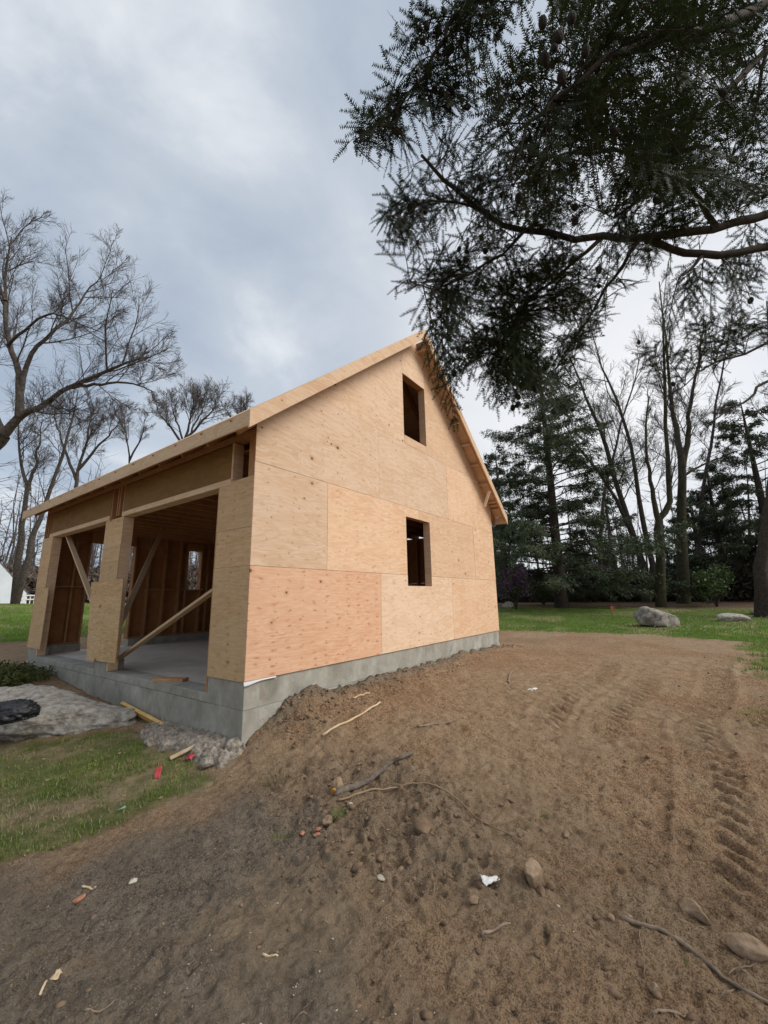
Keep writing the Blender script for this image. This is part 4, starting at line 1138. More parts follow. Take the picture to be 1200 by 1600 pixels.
traced('bare tree at the right edge with one limb curving down to the left', GR, (1215, 950), 18,
       [dict(p=[(1218, 850), (1216, 740), (1212, 640), (1205, 560), (1198, 470)], r=.3, n=8, t0=.5, l=.3),
        dict(p=[(1214, 590, 18), (1190, 600, 18), (1165, 628, 18), (1133, 642, 18), (1110, 660, 18)], r=.08, n=6, t0=.3, l=.6, root=False)],
       .3, CFG(8, 7, 5, 4, .006), 49, 'bark', jit=.03)
traced('slim bare tree far behind the conifer, leaning right', GR, (935, 935), 34,
       [dict(p=[(938, 860), (945, 780), (960, 700), (985, 620), (1000, 550)], r=.24, n=12, t0=.4, l=.4)],
       .24, CFG(9, 7, 5, 4, .009), 51, 'bark', 'twig_far', jit=.05)
traced('thick dark trunk standing at the right edge of the lawn', GR, (1192, 955), 17,
       [dict(p=[(1190, 900), (1196, 830), (1204, 760), (1212, 690), (1222, 600)], r=.34, n=5, t0=.6, l=.25)],
       .34, CFG(5, 4, 4, 3, .008), 53, 'bark_dark', jit=.03)

# ------------------------------------------------------------------ conifers
def conifer(label, px, py, D, H, Rmax, seed, top_px=None, cb=.12, nb=110, mat='needle_far', droop=.10, group='evergreens at the wood edge', dens=1.0, leaf=.17, r0=.3, up0=.15, power=.5):
    r = np.random.default_rng(seed)
    ft = base_under(px, py, D)
    root = tag(empty('conifer_tree', ft), label, 'tree', group)
    n = 16; ts = np.linspace(0, 1, n)
    bend = r.normal(0, .12, 2)
    TP = np.stack([bend[0]*np.sin(ts*3), bend[1]*np.sin(ts*2.5), ts*H], -1)
    TR = r0*(1-ts)**.85+.015
    TR[0] *= 1.3
    mb = MB(); V, Q = tubes(TP[None], TR[None], 9); mb.add(V, None, Q)
    B = []; BR = []
    lf = MB(); LP = []; LD = []; LN = []
    for i in range(nb):
        t = cb+(1-cb)*((i+r.uniform(0, 1))/nb)**1.05*.98
        z = t*H; az = r.uniform(0, 2*np.pi)
        prof = min(1.0, ((t-cb)/.10)+.55)*(1-t)**power
        L = Rmax*prof*r.choice([r.uniform(.3, .7), r.uniform(.6, 1.2)])+.2
        p = np.array([np.interp(z, TP[:, 2], TP[:, 0]), np.interp(z, TP[:, 2], TP[:, 1]), z])
        m = 7; s = np.linspace(0, 1, m)
        e_ = up0*r.uniform(.3, 1.5)
        dr_ = droop*(2.6-2.2*t)*r.uniform(.6, 1.4)
        pts = p+np.stack([np.cos(az)*L*s, np.sin(az)*L*s, L*(e_*s+.35*t*s-dr_*s*s+.10*s**4)], -1)
        pts[1:] += r.normal(0, .03*L, (m-1, 3))*s[1:, None]
        B.append(pts); BR.append(np.linspace(.035*L**.5*.5+.008, .006, m))
        # side sprays
        ns = int((8+L*8.5)*dens)
        side = np.array([-np.sin(az), np.cos(az), 0]); dirv = np.array([np.cos(az), np.sin(az), 0])
        for k in range(ns):
            u = r.uniform(.22, 1.0)**.75
            q = np.array([np.interp(u, s, pts[:, j]) for j in range(3)])
            sg = r.choice([-1, 1]); sl = L*.30*(1.15-u)*r.uniform(.5, 1.3)+.12
            dd = dirv*r.uniform(.4, 1.0)+side*sg*r.uniform(.4, 1.0)+np.array([0, 0, r.uniform(-.9, .15)]); dd /= np.linalg.norm(dd)
            nl = max(6, int(sl/leaf*10*dens))
            w = r.uniform(0, 1, nl)
            LP.append(q+dd*(sl*w)[:, None]+r.normal(0, .07, (nl, 3)))
            LD.append(np.repeat((dd*.7+dirv*.2)[None], nl, 0)+r.normal(0, .45, (nl, 3))+np.array([0, 0, -.30]))
    V, Q = tubes(np.array(B), np.array(BR), 4); mb.add(V, None, Q)
    mobj('trunk', mb.mesh('trunk', M['bark_dark'], True), root)
    P = np.concatenate(LP); Dd = np.concatenate(LD); Dd /= np.linalg.norm(Dd, axis=1, keepdims=True)
    K = len(P); ln = leaf*r.uniform(.6, 1.4, K)
    sd_ = np.cross(Dd, r.normal(0, 1, (K, 3))*.5+np.array([0, 0, 1])); sd_ /= np.linalg.norm(sd_, axis=1, keepdims=True)+1e-9
    a = P-sd_*(ln*.19)[:, None]; b = P+sd_*(ln*.19)[:, None]; c = P+Dd*ln[:, None]
    Vv = np.stack([a, b, c], 1).reshape(-1, 3)
    mobj('crown', mesh_np('crown', Vv, [np.arange(K*3).reshape(-1, 3)], M[mat]), root)
    return K
kk = conifer('large dark conifer with layered drooping boughs standing alone on the lawn edge', 878, 950, 24, 18.0, 7.8, 61, cb=.07, nb=240, dens=.68, leaf=.14, r0=.32, droop=.15, power=.95)
kk += conifer('dark evergreen behind the purple shrubs, half hidden by the garage corner', 790, 940, 33, 13, 4.2, 62, cb=.08, nb=80, dens=.8, leaf=.22)
kk += conifer('feathery evergreen at the right, behind the curved bare limb', 1150, 942, 27, 9.5, 3.6, 63, cb=.06, nb=85, dens=.9, leaf=.18, mat='needle_blue')
kk += conifer('low dark evergreen between the straight bare trunk and the right edge', 1105, 940, 31, 8.0, 3.4, 64, cb=.05, nb=80, dens=.8, leaf=.2, mat='needle_blue')
kk += conifer('tall evergreen cut by the right edge', 1225, 945, 24, 13, 4.4, 65, cb=.10, nb=85, dens=.8, leaf=.18)
kk += conifer('sparse evergreen far behind the leaning bare stems', 965, 938, 40, 12, 4.0, 66, cb=.15, nb=60, dens=.6, leaf=.26, mat='needle_blue')
print('conifer leaves', kk)

# ------------------------------------------------------------------ shrubs
def leaf_cloud(K, c, rad, seed, ln, flat=1.0, lumps=9):
    """leaf-sized faces in uneven clumps through a shrub's volume"""
    r = np.random.default_rng(seed)
    L = r.normal(0, 1, (lumps, 3)); L /= np.linalg.norm(L, axis=1, keepdims=True); L *= r.uniform(.2, .75, (lumps, 1))
    L[:, 2] = np.abs(L[:, 2])*1.0
    w = r.integers(0, lumps, K); q = r.normal(0, 1, (K, 3)); q /= np.linalg.norm(q, axis=1, keepdims=True); q *= (r.uniform(0, 1, (K, 1))**.45)*.45
    P = (L[w]+q)*np.asarray(rad)+np.asarray(c)
    d = r.normal(0, 1, (K, 3))+np.array([0, 0, .3]); d /= np.linalg.norm(d, axis=1, keepdims=True)
    s = np.cross(d, r.normal(0, 1, (K, 3))); s /= np.linalg.norm(s, axis=1, keepdims=True)+1e-9
    l = ln*r.uniform(.6, 1.4, K)[:, None]
    V = np.stack([P, P+d*l*.5+s*l*.28, P+d*l, P+d*l*.5-s*l*.28], 1).reshape(-1, 3)
    return V, np.arange(K*4).reshape(-1, 4)
def shrub(name, label, px, py, D, rad, K, seed, leafm='leaf_shrub', bloom=None, nb=0, ln=.1, cat='shrub', group=None, zlift=.15):
    ft = base_under(px, py, D); ft[2] += .05
    root = tag(empty(name, ft), label, cat, group)
    r = np.random.default_rng(seed)
    st = []
    for i in range(8):
        a = r.uniform(0, 6.28); h = rad[2]*r.uniform(.7, 1.3)
        s = np.linspace(0, 1, 5)[:, None]
        st.append(np.hstack([np.cos(a)*rad[0]*.5*s**1.3, np.sin(a)*rad[1]*.5*s**1.3, h*s]))
    V, Q = tubes(np.array(st), np.tile(np.linspace(.03, .008, 5), (8, 1)), 5)
    mb = MB(); mb.add(V, None, Q); mb.obj('stem', M['bark_dark'], root, True)
    V, Q = leaf_cloud(K, (0, 0, rad[2]*.55+zlift), rad, seed, ln)
    mobj('foliage', mesh_np('foliage', V, [Q], M[leafm]), root)
    if bloom:
        V, Q = leaf_cloud(nb, (0, 0, rad[2]*.62+zlift), (rad[0]*1.03, rad[1]*1.03, rad[2]*1.05), seed, ln*.9)
        mobj('blossom', mesh_np('blossom', V, [Q], M[bloom]), root)
    return root
shrub('flowering_shrub', 'purple flowering shrub peeping out beside the far gable corner', 806, 945, 23.5, (1.5, 1.2, 1.7), 1800, 71, bloom='purple', nb=1700, ln=.13, group='purple flowering shrubs under the conifer')
shrub('flowering_shrub', 'purple flowering shrub to the right of the big conifer trunk', 930, 943, 28, (2.2, 1.5, 1.9), 1800, 72, bloom='purple', nb=1500, ln=.13, group='purple flowering shrubs under the conifer')
shrub('flowering_shrub', 'yellow flowering shrub behind the leaning bare trunks', 985, 938, 30, (1.2, 1.0, 1.1), 700, 73, bloom='yellow', nb=1100, ln=.12)
shrub('flowering_shrub', 'small yellow flowering shrub just right of the boulder, among the trunks', 1050, 936, 29, (.9, .8, 1.0), 500, 74, bloom='yellow', nb=700, ln=.12)
shrub('evergreen_shrub', 'round glossy evergreen shrub on the lawn edge right of the straight trunk', 1120, 945, 22, (1.5, 1.3, 1.4), 2600, 75, ln=.15)
shrub('evergreen_shrub', 'low scrubby shrub in front of the purple blossoms', 850, 943, 27, (1.4, 1.0, .8), 900, 76, ln=.12)

# ------------------------------------------------------------------ the wood beyond: many thin stems and twigs that read as one mass
def far_wood(name, az0, az1, d0, d1, n, seed, mat, hgt=(7, 14)):
    r = np.random.default_rng(seed); mb = MB()
    P = []; Rr = []; P2 = []; R2 = []
    for i in range(n):
        a = math.radians(r.uniform(az0, az1)); d = r.uniform(d0, d1)
        x = CAM[0]+d*math.cos(a); y = CAM[1]+d*math.sin(a); z = ground_at(x, y)-.2
        h = r.uniform(*hgt); s = np.linspace(0, 1, 5)[:, None]
        lean = r.normal(0, .06*h, 2)
        st = np.hstack([x+lean[0]*s+r.normal(0, .12, (5, 1)), y+lean[1]*s+r.normal(0, .12, (5, 1)), z+h*s])
        P.append(st); Rr.append(np.linspace(r.uniform(.06, .2), .02, 5))
        for k in range(15):
            u = r.uniform(.12, 1); q = np.array([np.interp(u, s[:, 0], st[:, j]) for j in range(3)])
            dd = r.normal(0, 1, 3); dd[2] = abs(dd[2])*.8+.2; dd /= np.linalg.norm(dd); L = h*.16*r.uniform(.5, 1.3)
            m_ = q+dd*L*.5; e_ = m_+(dd+r.normal(0, .3, 3))*L*.5
            P2.append(np.array([q, m_, e_])); R2.append([.03, .02, .010])
            for kk_ in range(3):
                e2 = m_+(dd+r.normal(0, .6, 3))*L*.45
                P2.append(np.array([m_, (m_+e2)/2+r.normal(0, .05, 3), e2])); R2.append([.018, .014, .009])
    V, Q = tubes(np.array(P), np.array(Rr), 4); mb.add(V, None, Q)
    V, Q = tubes(np.array(P2), np.array(R2), 3); mb.add(V, None, Q)
    o = mb.obj(name, M[mat], None, True)
    return tag(o, 'hazy brown mass of leafless woodland in the distance', 'woodland', None, 'stuff')
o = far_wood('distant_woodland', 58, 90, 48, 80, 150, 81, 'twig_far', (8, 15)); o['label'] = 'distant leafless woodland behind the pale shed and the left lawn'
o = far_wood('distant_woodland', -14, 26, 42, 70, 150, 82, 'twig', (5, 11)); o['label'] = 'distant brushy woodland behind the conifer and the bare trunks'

def undergrowth(az0, az1, d0, d1, K, seed, ln, hgt, mat, label):
    r = np.random.default_rng(seed)
    a = np.radians(r.uniform(az0, az1, K)); d = r.uniform(d0, d1, K)
    x = CAM[0]+d*np.cos(a); y = CAM[1]+d*np.sin(a); z0 = t_base(x, y)
    top = hgt*(.55+.45*fbm(x*.25, y*.25, oct=3, seed=seed))
    P = np.stack([x, y, z0+top*r.uniform(0, 1, K)**.9], -1)
    dd = r.normal(0, 1, (K, 3))+np.array([0, 0, .6]); dd /= np.linalg.norm(dd, axis=1, keepdims=True)
    s = np.cross(dd, r.normal(0, 1, (K, 3))); s /= np.linalg.norm(s, axis=1, keepdims=True)+1e-9
    l = (ln*r.uniform(.5, 1.5, K))[:, None]
    V = np.stack([P-s*l*.16, P+s*l*.16, P+dd*l], 1).reshape(-1, 3)
    return tag(mobj('undergrowth', mesh_np('undergrowth', V, [np.arange(K*3).reshape(-1, 3)], M[mat])), label, 'undergrowth', None, 'stuff')
undergrowth(-13, 25, 33, 48, 52000, 84, .40, 3.6, 'brush', 'dark brushy undergrowth under the trees behind the back lawn')
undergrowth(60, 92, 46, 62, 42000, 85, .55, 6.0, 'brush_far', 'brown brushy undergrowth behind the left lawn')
# ------------------------------------------------------------------ pale shed and white railing beyond the left lawn
hp = at_depth(-42, 925, 30); hz = ground_at(hp[0], hp[1])-.15
H = tag(empty('shed', (hp[0], hp[1], hz), math.atan2(hp[1]-CAM[1], hp[0]-CAM[0])-math.pi/2), 'pale white gable-ended shed half cut off by the left edge', 'shed')
slab_poly('wall', [(-3, -.5), (3, -.5), (3, .9), (0, 4.6), (-3, .9)], 1, 0, 7, M['house_white'], H)
for s in (-1, 1):
    beam('roof', (s*-.05, 3.45, 4.70), (s*3.2, 3.45, .70), 6.9, .10, M['house_roof'], H, up=(s*1.23, 0, 1))
slab_poly('door', [(-1.0, -.1), (1.0, -.1), (1.0, 2.0), (-1.0, 2.0)], 1, -.05, -.002, M['white_paint'], H)
slab_poly('window', [(-2.6, .4), (-1.8, .4), (-1.8, 1.3), (-2.6, 1.3)], 1, -.04, -.002, M['glass_dark'], H)
fp = at_depth(45, 930, 28); fz = ground_at(fp[0], fp[1])
FR = tag(empty('railing', (fp[0], fp[1], fz), math.atan2(fp[1]-CAM[1], fp[0]-CAM[0])-math.pi/2), 'small white railing beyond the left lawn beside the leaning trunks', 'railing')
for x in (-.32, -.1, .1, .32): box('post', x-.03, x+.03, -.05, .05, -.1, .62, M['white_paint'], FR)
for z in (.3, .56): box('rail', -.4, .4, -.09, -.052, z-.04, z+.04, M['white_paint'], FR)

# ------------------------------------------------------------------ hemlock overhead, its trunk out of the picture on the right
HR = np.random.default_rng(101)
HB = np.array([.35, -6.0, 0.])
HS = .60      # how near the boughs hang: needles and cones show as large as life at about this share of the first guess; HB[2] = ground_at(HB[0], HB[1])-.1
HEM = tag(empty('hemlock_tree', HB), 'dark hemlock overhanging the upper right, cone-hung boughs against the sky', 'tree')
limbs = []          # (P, R) world
def hl(pts, r0, r1, n=16, root=False):
    P = np.array([at_depth(p[0], p[1], p[2]*HS) for p in pts]); r0 *= HS; r1 *= HS
    if root:
        P = np.vstack([[HB[0], HB[1], P[0][2]-.25], P])
    P = smooth_poly(P, n)
    P[1:-1] += HR.normal(0, .005, (n-2, 3))
    Rd = r0+(r1-r0)*np.linspace(0, 1, n)**.7
    limbs.append((P, Rd)); return P
hl([(1380, 330, 3.7), (1260, 322, 3.3), (1195, 336, 3.1), (1120, 356, 3.0), (1000, 373, 2.85), (900, 370, 2.75), (800, 355, 2.65), (735, 315, 2.55), (685, 272, 2.5), (658, 242, 2.45)], .050, .008, 26, True)
hl([(1380, 395, 3.7), (1280, 378, 3.3), (1200, 388, 3.15), (1120, 401, 3.05), (1060, 392, 2.95), (1010, 374, 2.87)], .040, .022, 16, True)
hl([(1100, 398, 3.03), (1080, 420, 2.95), (1060, 436, 2.9)], .014, .005, 6)
hl([(1450, -180, 3.2), (1300, -60, 2.9), (1200, 72, 2.6), (1110, 165, 2.45), (1060, 232, 2.4), (1030, 290, 2.35), (960, 340, 2.3)], .034, .008, 20, True)
hl([(1400, -350, 2.6), (1150, -160, 2.2), (950, -90, 2.0), (830, -50, 1.95), (770, -10, 1.95), (715, 20, 1.95), (690, 65, 1.95), (655, 130, 1.95), (610, 180, 1.95), (552, 222, 1.95)], .030, .0025, 24, True)
hl([(1300, -60, 2.9), (1150, 30, 2.2), (1040, 60, 2.0), (960, 90, 1.85), (890, 140, 1.8), (835, 190, 1.75), (795, 270, 1.7)], .03, .004, 16)
hl([(1120, 356, 3.0), (1080, 300, 2.9), (1010, 250, 2.8), (930, 235, 2.7), (850, 255, 2.6), (800, 290, 2.55)], .022, .004, 14)
hl([(940, 372, 2.8), (880, 425, 2.75), (830, 465, 2.7), (795, 520, 2.65), (760, 570, 2.6)], .016, .003, 12)
hl([(1000, 373, 2.85), (960, 430, 2.9), (930, 480, 2.9), (890, 540, 2.9), (850, 600, 2.9)], .016, .003, 12)
hl([(820, 360, 2.66), (780, 400, 2.6), (730, 430, 2.55), (680, 455, 2.5), (640, 440, 2.5)], .012, .003, 10)
hl([(760, 330, 2.6), (700, 310, 2.5), (650, 318, 2.45), (605, 340, 2.4)], .010, .003, 9)
hl([(1380, 395, 3.7), (1260, 480, 3.5), (1180, 545, 3.3), (1110, 570, 3.2), (1040, 620, 3.1)], .02, .003, 12)
hl([(1200, 72, 2.6), (1180, 170, 2.6), (1140, 260, 2.6), (1150, 330, 2.65)], .012, .003, 9)
LPT = np.concatenate([P for P, _ in limbs]); 
# where the foliage hangs, as the photograph shows it: outline, number of twigs, depth range
MASS = [([(690, 0), (740, -60), (830, -60), (800, 20), (760, 50), (770, 150), (720, 180), (640, 215), (560, 225), (600, 180), (640, 110), (640, 70)], 44, (1.8, 2.1)),
        ([(850, -60), (1210, -60), (1210, 310), (1090, 320), (960, 320), (900, 350), (830, 330), (800, 270), (795, 225), (860, 120), (850, 60)], 235, (1.6, 2.9)),
        ([(1210, -100), (1420, -100), (1420, 420), (1210, 320)], 55, (2.4, 3.4)),
        ([(600, 330), (650, 280), (690, 240), (760, 250), (820, 260), (900, 300), (960, 400), (1000, 470), (900, 560), (830, 600), (760, 590), (700, 500), (640, 440), (650, 400)], 128, (2.2, 2.9)),
        ([(650, 430), (760, 420), (890, 430), (960, 490), (900, 590), (870, 690), (775, 640), (725, 570), (700, 500)], 105, (2.4, 3.0)),
        ([(960, 330), (1060, 300), (1200, 300), (1200, 340), (1080, 380), (1010, 430), (960, 470)], 45, (2.7, 3.1)),
        ([(1040, 470), (1210, 440), (1210, 540), (1110, 590), (1030, 620), (980, 560)], 30, (2.9, 3.4)),
        ([(700, 560), (725, 570), (725, 670), (700, 640)], 5, (2.5, 2.7))]
twP, twR, nP, nD, nS, nL = [], [], [], [], [], []
thin = []
CONES = []
def pip(px, py, poly):
    return sd_poly(np.array([px]), np.array([py]), poly)[0] < 0
def spray(p, d, L, nrm):
    """one hemlock shoot: stem with two flat ranks of needles lying in the frond's plane"""
    n = 4
    s = np.linspace(0, 1, n)[:, None]
    st = p+d*L*s+np.array([0, 0, -1])*L*.12*s*s
    thin.append((st[0], st[3]))
    k = max(8, int(L/.0027))
    u = (np.arange(k)+HR.uniform(0, 1, k))/k
    q = np.stack([np.interp(u, s[:, 0], st[:, j]) for j in range(3)], -1)
    side = np.cross(d, nrm); side /= np.linalg.norm(side)+1e-9
    sg = np.where(np.arange(k) % 2, 1, -1)[:, None]
    dr = side*sg*.92+d*.38+nrm*HR.normal(0, .10, (k, 1))+HR.normal(0, .06, (k, 3))
    dr /= np.linalg.norm(dr, axis=1, keepdims=True)
    nP.append(q); nD.append(dr); nS.append(np.repeat(d[None], k, 0)); nL.append(HR.uniform(.0095, .0145, k)*np.clip(1.25-.75*u, .45, 1.1))
def twig(px, py, dep, out_dir=None):
    """a frond: branchlet from the nearest limb, shoots alternating left and right in one drooping plane"""
    tip = at_depth(px, py, dep*HS)
    j = np.argsort(((LPT-tip)**2).sum(1))[:6]; j = HR.choice(j); a = LPT[j]
    dist = np.linalg.norm(tip-a)
    n = 7; s = np.linspace(0, 1, n)[:, None]
    mid = np.array([0, 0, .16*dist])+HR.normal(0, .04*dist+.004, 3)
    P = a*(1-s)+tip*s+mid*(4*s*(1-s))
    twP.append(P); twR.append(np.linspace(.0016+.0030*min(dist, 1), .0008, n))
    ref = np.array([0, 0, 1.0])+HR.normal(0, .45, 3)
    Lf = min(dist*.95, HR.uniform(.22, .40)); m = int(Lf/.021)
    for k in range(m):
        u = 1-(k+HR.uniform(0, .6))/m*min(.95, Lf/max(dist, .05))
        q = np.array([np.interp(u, s[:, 0], P[:, c]) for c in range(3)])
        f = min(int(u*(n-1)), n-2); d = P[f+1]-P[f]; d /= np.linalg.norm(d)+1e-9
        sd_ = np.cross(d, ref); sd_ /= np.linalg.norm(sd_)+1e-9; nr = np.cross(sd_, d)
        sg = 1 if k % 2 else -1
        dd = d*HR.uniform(.55, .9)+sd_*sg*HR.uniform(.6, .9)+np.array([0, 0, HR.uniform(-.35, .02)])
        dd /= np.linalg.norm(dd)
        L = (.030+.075*min(1.0, (k+1)/(.55*m)))*HR.uniform(.75, 1.2)
        spray(q, dd, L, nr)
        if L > .075 and HR.uniform() < .7:      # the longer shoots fork once more
            q2 = q+dd*L*HR.uniform(.3, .6); s2 = np.cross(dd, nr); s2 /= np.linalg.norm(s2)+1e-9
            d2 = dd*.75+s2*HR.choice([-1, 1])*.7+np.array([0, 0, -.15]); d2 /= np.linalg.norm(d2)
            spray(q2, d2, L*.55, nr)
    d = (P[-1]-P[-2]); d /= np.linalg.norm(d); sd_ = np.cross(d, ref); sd_ /= np.linalg.norm(sd_)+1e-9
    spray(P[-1], d, HR.uniform(.04, .07), np.cross(sd_, d))
    return P
for poly, cnt, (d0, d1) in MASS:
    P_ = np.array(poly, float); lo = P_.min(0); hi = P_.max(0); k = 0
    while k < cnt:
        x = HR.uniform(lo[0], hi[0]); y = HR.uniform(lo[1], hi[1])
        if not pip(x, y, poly) or (y < 300 and x < 720 and y > 225 and d0 > 2): continue
        Pt = twig(x, y, HR.uniform(d0, d1)); k += 1
        if HR.uniform() < .13 and x < 1200: CONES.append(Pt[-1]+np.array([0, 0, -.012]))
# the clear-cut sprigs on the silhouette
for (x, y, d) in [(548, 226, 1.95), (575, 205, 1.95), (600, 215, 1.95), (640, 225, 1.95), (680, 215, 1.95), (615, 150, 1.95), (630, 75, 1.95), (645, 60, 1.95), (770, 55, 1.95), (760, 140, 1.95),
                  (605, 345, 2.4), (598, 330, 2.4), (625, 372, 2.4), (700, 225, 2.5), (745, 215, 2.5), (790, 215, 2.45), (780, 160, 1.75), (800, 105, 1.75), (770, 180, 1.7), (830, 80, 1.75), (810, 185, 1.7),
                  (640, 430, 2.5), (650, 445, 2.5), (690, 520, 2.55), (695, 580, 2.6), (712, 655, 2.6), (1150, 450, 3.2), (1190, 430, 3.2), (1100, 500, 3.2)]:
    for q in range(2):
        twig(x+HR.normal(0, 5), y+HR.normal(0, 5), d+HR.normal(0, .04))
for (x, y, d) in [(655, 45, 1.95), (667, 42, 1.95), (685, 48, 1.95), (694, 18, 1.95), (700, 80, 1.95), (660, 65, 1.95), (705, 78, 1.95), (668, 115, 1.95), (690, 143, 1.95), (765, 143, 1.95), (730, 167, 1.95), (777, 57, 1.95), (783, 44, 1.95),
                  (852, 92, 1.5), (866, 75, 1.5), (848, 35, 1.45), (893, 28, 1.5), (878, 120, 1.55), (872, 58, 1.5), (915, 80, 1.6), (835, 235, 1.8), (895, 260, 1.8), (810, 310, 2.0), (705, 140, 1.95), (1052, 600, 3.0), (998, 535, 2.9), (895, 640, 2.9), (782, 448, 2.6)]:
    CONES.append(at_depth(x, y, d*HS))
mb = MB()
for P, Rd in limbs: capped_tube(mb, P-HB, Rd, 8)
hh = np.linspace(0, 1, 14)
TPk = np.stack([.08*np.sin(hh*5), .06*np.sin(hh*4), hh*13.5], -1); capped_tube(mb, TPk, .30*(1-hh)**.8+.02, 12)
mb.obj('trunk', M['bark_dark'], HEM, True)
mb = MB()
V, Q = tubes(np.array(twP)-HB, np.array(twR), 4); mb.add(V, None, Q)
A_ = np.array([a for a, _ in thin])-HB; B_ = np.array([b for _, b in thin])-HB; S_ = np.cross(B_-A_, HR.normal(0, 1, A_.shape)); S_ *= .0016/(np.linalg.norm(S_, axis=1, keepdims=True)+1e-9)
mb.add(np.stack([A_-S_, A_+S_, B_], 1).reshape(-1, 3), np.arange(len(A_)*3).reshape(-1, 3))
mb.obj('twigs', M['bark_dark'], HEM, True)['kind'] = 'stuff'
P = np.concatenate(nP)-HB; Dd = np.concatenate(nD); Sx = np.concatenate(nS); Ln = np.concatenate(nL)
w_ = .0021
V = np.stack([P-Sx*w_, P+Sx*w_, P+Dd*Ln[:, None]], 1).reshape(-1, 3)
print('needles', len(P), 'twigs', len(twP), 'shoots', len(thin))
mobj('needles', mesh_np('needles', V, [np.arange(len(P)*3).reshape(-1, 3)], M['needle']), HEM)['kind'] = 'stuff'
# cones: small, egg-shaped, with overlapping scales
bm = bmesh.new(); bmesh.ops.create_uvsphere(bm, u_segments=10, v_segments=8, radius=1.0)
for v in bm.verts:
    a = math.atan2(v.co.y, v.co.x); k = 1+.14*math.sin(5*a+v.co.z*9)*math.sin(v.co.z*8)
    v.co = Vector((v.co.x*.0085*k, v.co.y*.0085*k, v.co.z*.0125))
cme = bpy.data.meshes.new('cone'); bm.to_mesh(cme); bm.free(); cme.materials.append(M['cone'])
# each cone hangs from a shoot: a branchlet is grown to it
for c in CONES:
    o = mobj('cone', cme, HEM); o.location = Vector(c-HB); s = HR.uniform(.85, 1.3); o.scale = (s, s, s); o.rotation_euler = (HR.normal(0, .3), HR.normal(0, .3), HR.uniform(0, 6))

# ------------------------------------------------------------------ rocks
def rock_mesh(name, rad, seed, mat, sub=3, rough=.16, cuts=7, freq=1.6, cmin=.55, fine=0):
    r = np.random.default_rng(seed)
    bm = bmesh.new(); bmesh.ops.create_icosphere(bm, subdivisions=sub, radius=1.0)
    V = np.array([v.co[:] for v in bm.verts])
    for k in range(cuts):
        n = r.normal(0, 1, 3); n /= np.linalg.norm(n); dcut = r.uniform(cmin, .88)
        h = V@n; V = V-np.outer(np.maximum(h-dcut, 0)*.97, n)
    V = V*(1+rough*fbm(V[:, 0]*freq+seed, V[:, 1]*freq, V[:, 2]*freq, oct=4, seed=seed))[:, None]
    V = V*np.asarray(rad)
    if fine: V = V+(V/np.linalg.norm(V, axis=1, keepdims=True))*(fine*(fbm(V[:, 0]*7, V[:, 1]*7, V[:, 2]*7, oct=4, seed=seed+5, gain=.65)))[:, None]
    for v, c in zip(bm.verts, V): v.co = Vector(c)
    me = bpy.data.meshes.new(name); bm.to_mesh(me); bm.free()
    me.polygons.foreach_set('use_smooth', np.ones(len(me.polygons), bool)); me.materials.append(M[mat])
    return me
def rock(name, p, rad, seed, mat, label, rz=0, sub=3, sink=.35, cat='rock', group=None, tilt=0, **k):
    o = mobj(name, rock_mesh(name, rad, seed, mat, sub, **k))
    o.location = (p[0], p[1], gz(p[0], p[1])+rad[2]*(1-2*sink)); o.rotation_euler = (tilt, tilt*.6, rz)
    return tag(o, label, cat, group)
b = gp(1028, 978)
rock('boulder', b, (.78, .62, .54), 3, 'boulder', 'big grey angular boulder on the back lawn', YAW-math.pi/2-.15, 4, .30, 'boulder', rough=.13, cuts=14, cmin=.42, freq=2.2, fine=.05)
b = gp(1142, 970); rock('flat_rock', b, (.72, .5, .26), 5, 'granite', 'flat pale rock in the lawn to the right of the boulder', YAW-1.5, 3, .42)
b = gp(793, 950); rock('small_rock', b, (.42, .35, .3), 6, 'granite', 'small pale rock on the lawn beside the far gable corner', 0, 3, .3)
b = gp(1190, 960); rock('flat_rock', b, (.6, .4, .22), 7, 'granite', 'low pale rock on the lawn at the right edge', 0, 3, .4)
o = rock('granite_ledge', (-.88, 3.75), (1.75, .72, .34), 8, 'granite', 'broad pale granite ledge in the front yard with a black bag on it', math.atan2(-.89, .45), 6, .46, 'boulder', rough=.16, cuts=7, freq=1.7, fine=.075)
# spilled concrete: a ragged crust banked against the foundation
nx_, ny_ = 60, 190
u, v = np.meshgrid(np.linspace(0, 1, nx_), np.linspace(0, 1, ny_))
yy = -.10+v*1.85; reach = .17+.17*np.sin(np.clip(v*1.05, 0, 1)*math.pi)**.6+.07*fbm(yy*4, yy*0, oct=3, seed=91)
xx = .03-u*reach*1.25
top_ = -.625+.03*fbm(yy*3, yy*0+4, oct=2, seed=92)-.10*sstep(.55, 1.0, v)*0
gzz = t_full(xx.ravel(), yy.ravel()).reshape(xx.shape)
prof_ = np.clip(1-u, 0, 1)**.75
hgt_ = gzz+.035+(np.maximum(top_-gzz, .01))*prof_
lump = 1-np.abs(fbm(xx*9, yy*9, oct=3, seed=93)); lump2 = fbm(xx*26, yy*26, oct=3, seed=94)
zz = hgt_+(lump*lump-.5)*.055*np.minimum(1, u*6+.3)+lump2*.018
edge_ = np.maximum(sstep(.80, 1.0, u+.12*fbm(xx*14, yy*14, oct=2, seed=95)), np.maximum(sstep(.06, 0, v), sstep(.93, 1, v)))
zz = zz-edge_*.12
V = np.stack([xx, yy, zz], -1).reshape(-1, 3); idx = np.arange(nx_*ny_).reshape(ny_, nx_)
Q = np.stack([idx[:-1, :-1], idx[1:, :-1], idx[1:, 1:], idx[:-1, 1:]], -1).reshape(-1, 4)
O_ = np.array([-.1, .8, -.8])
o = mobj('concrete_spill', mesh_np('concrete_spill', V-O_, [Q], M['spill'], True)); o.location = Vector(O_)
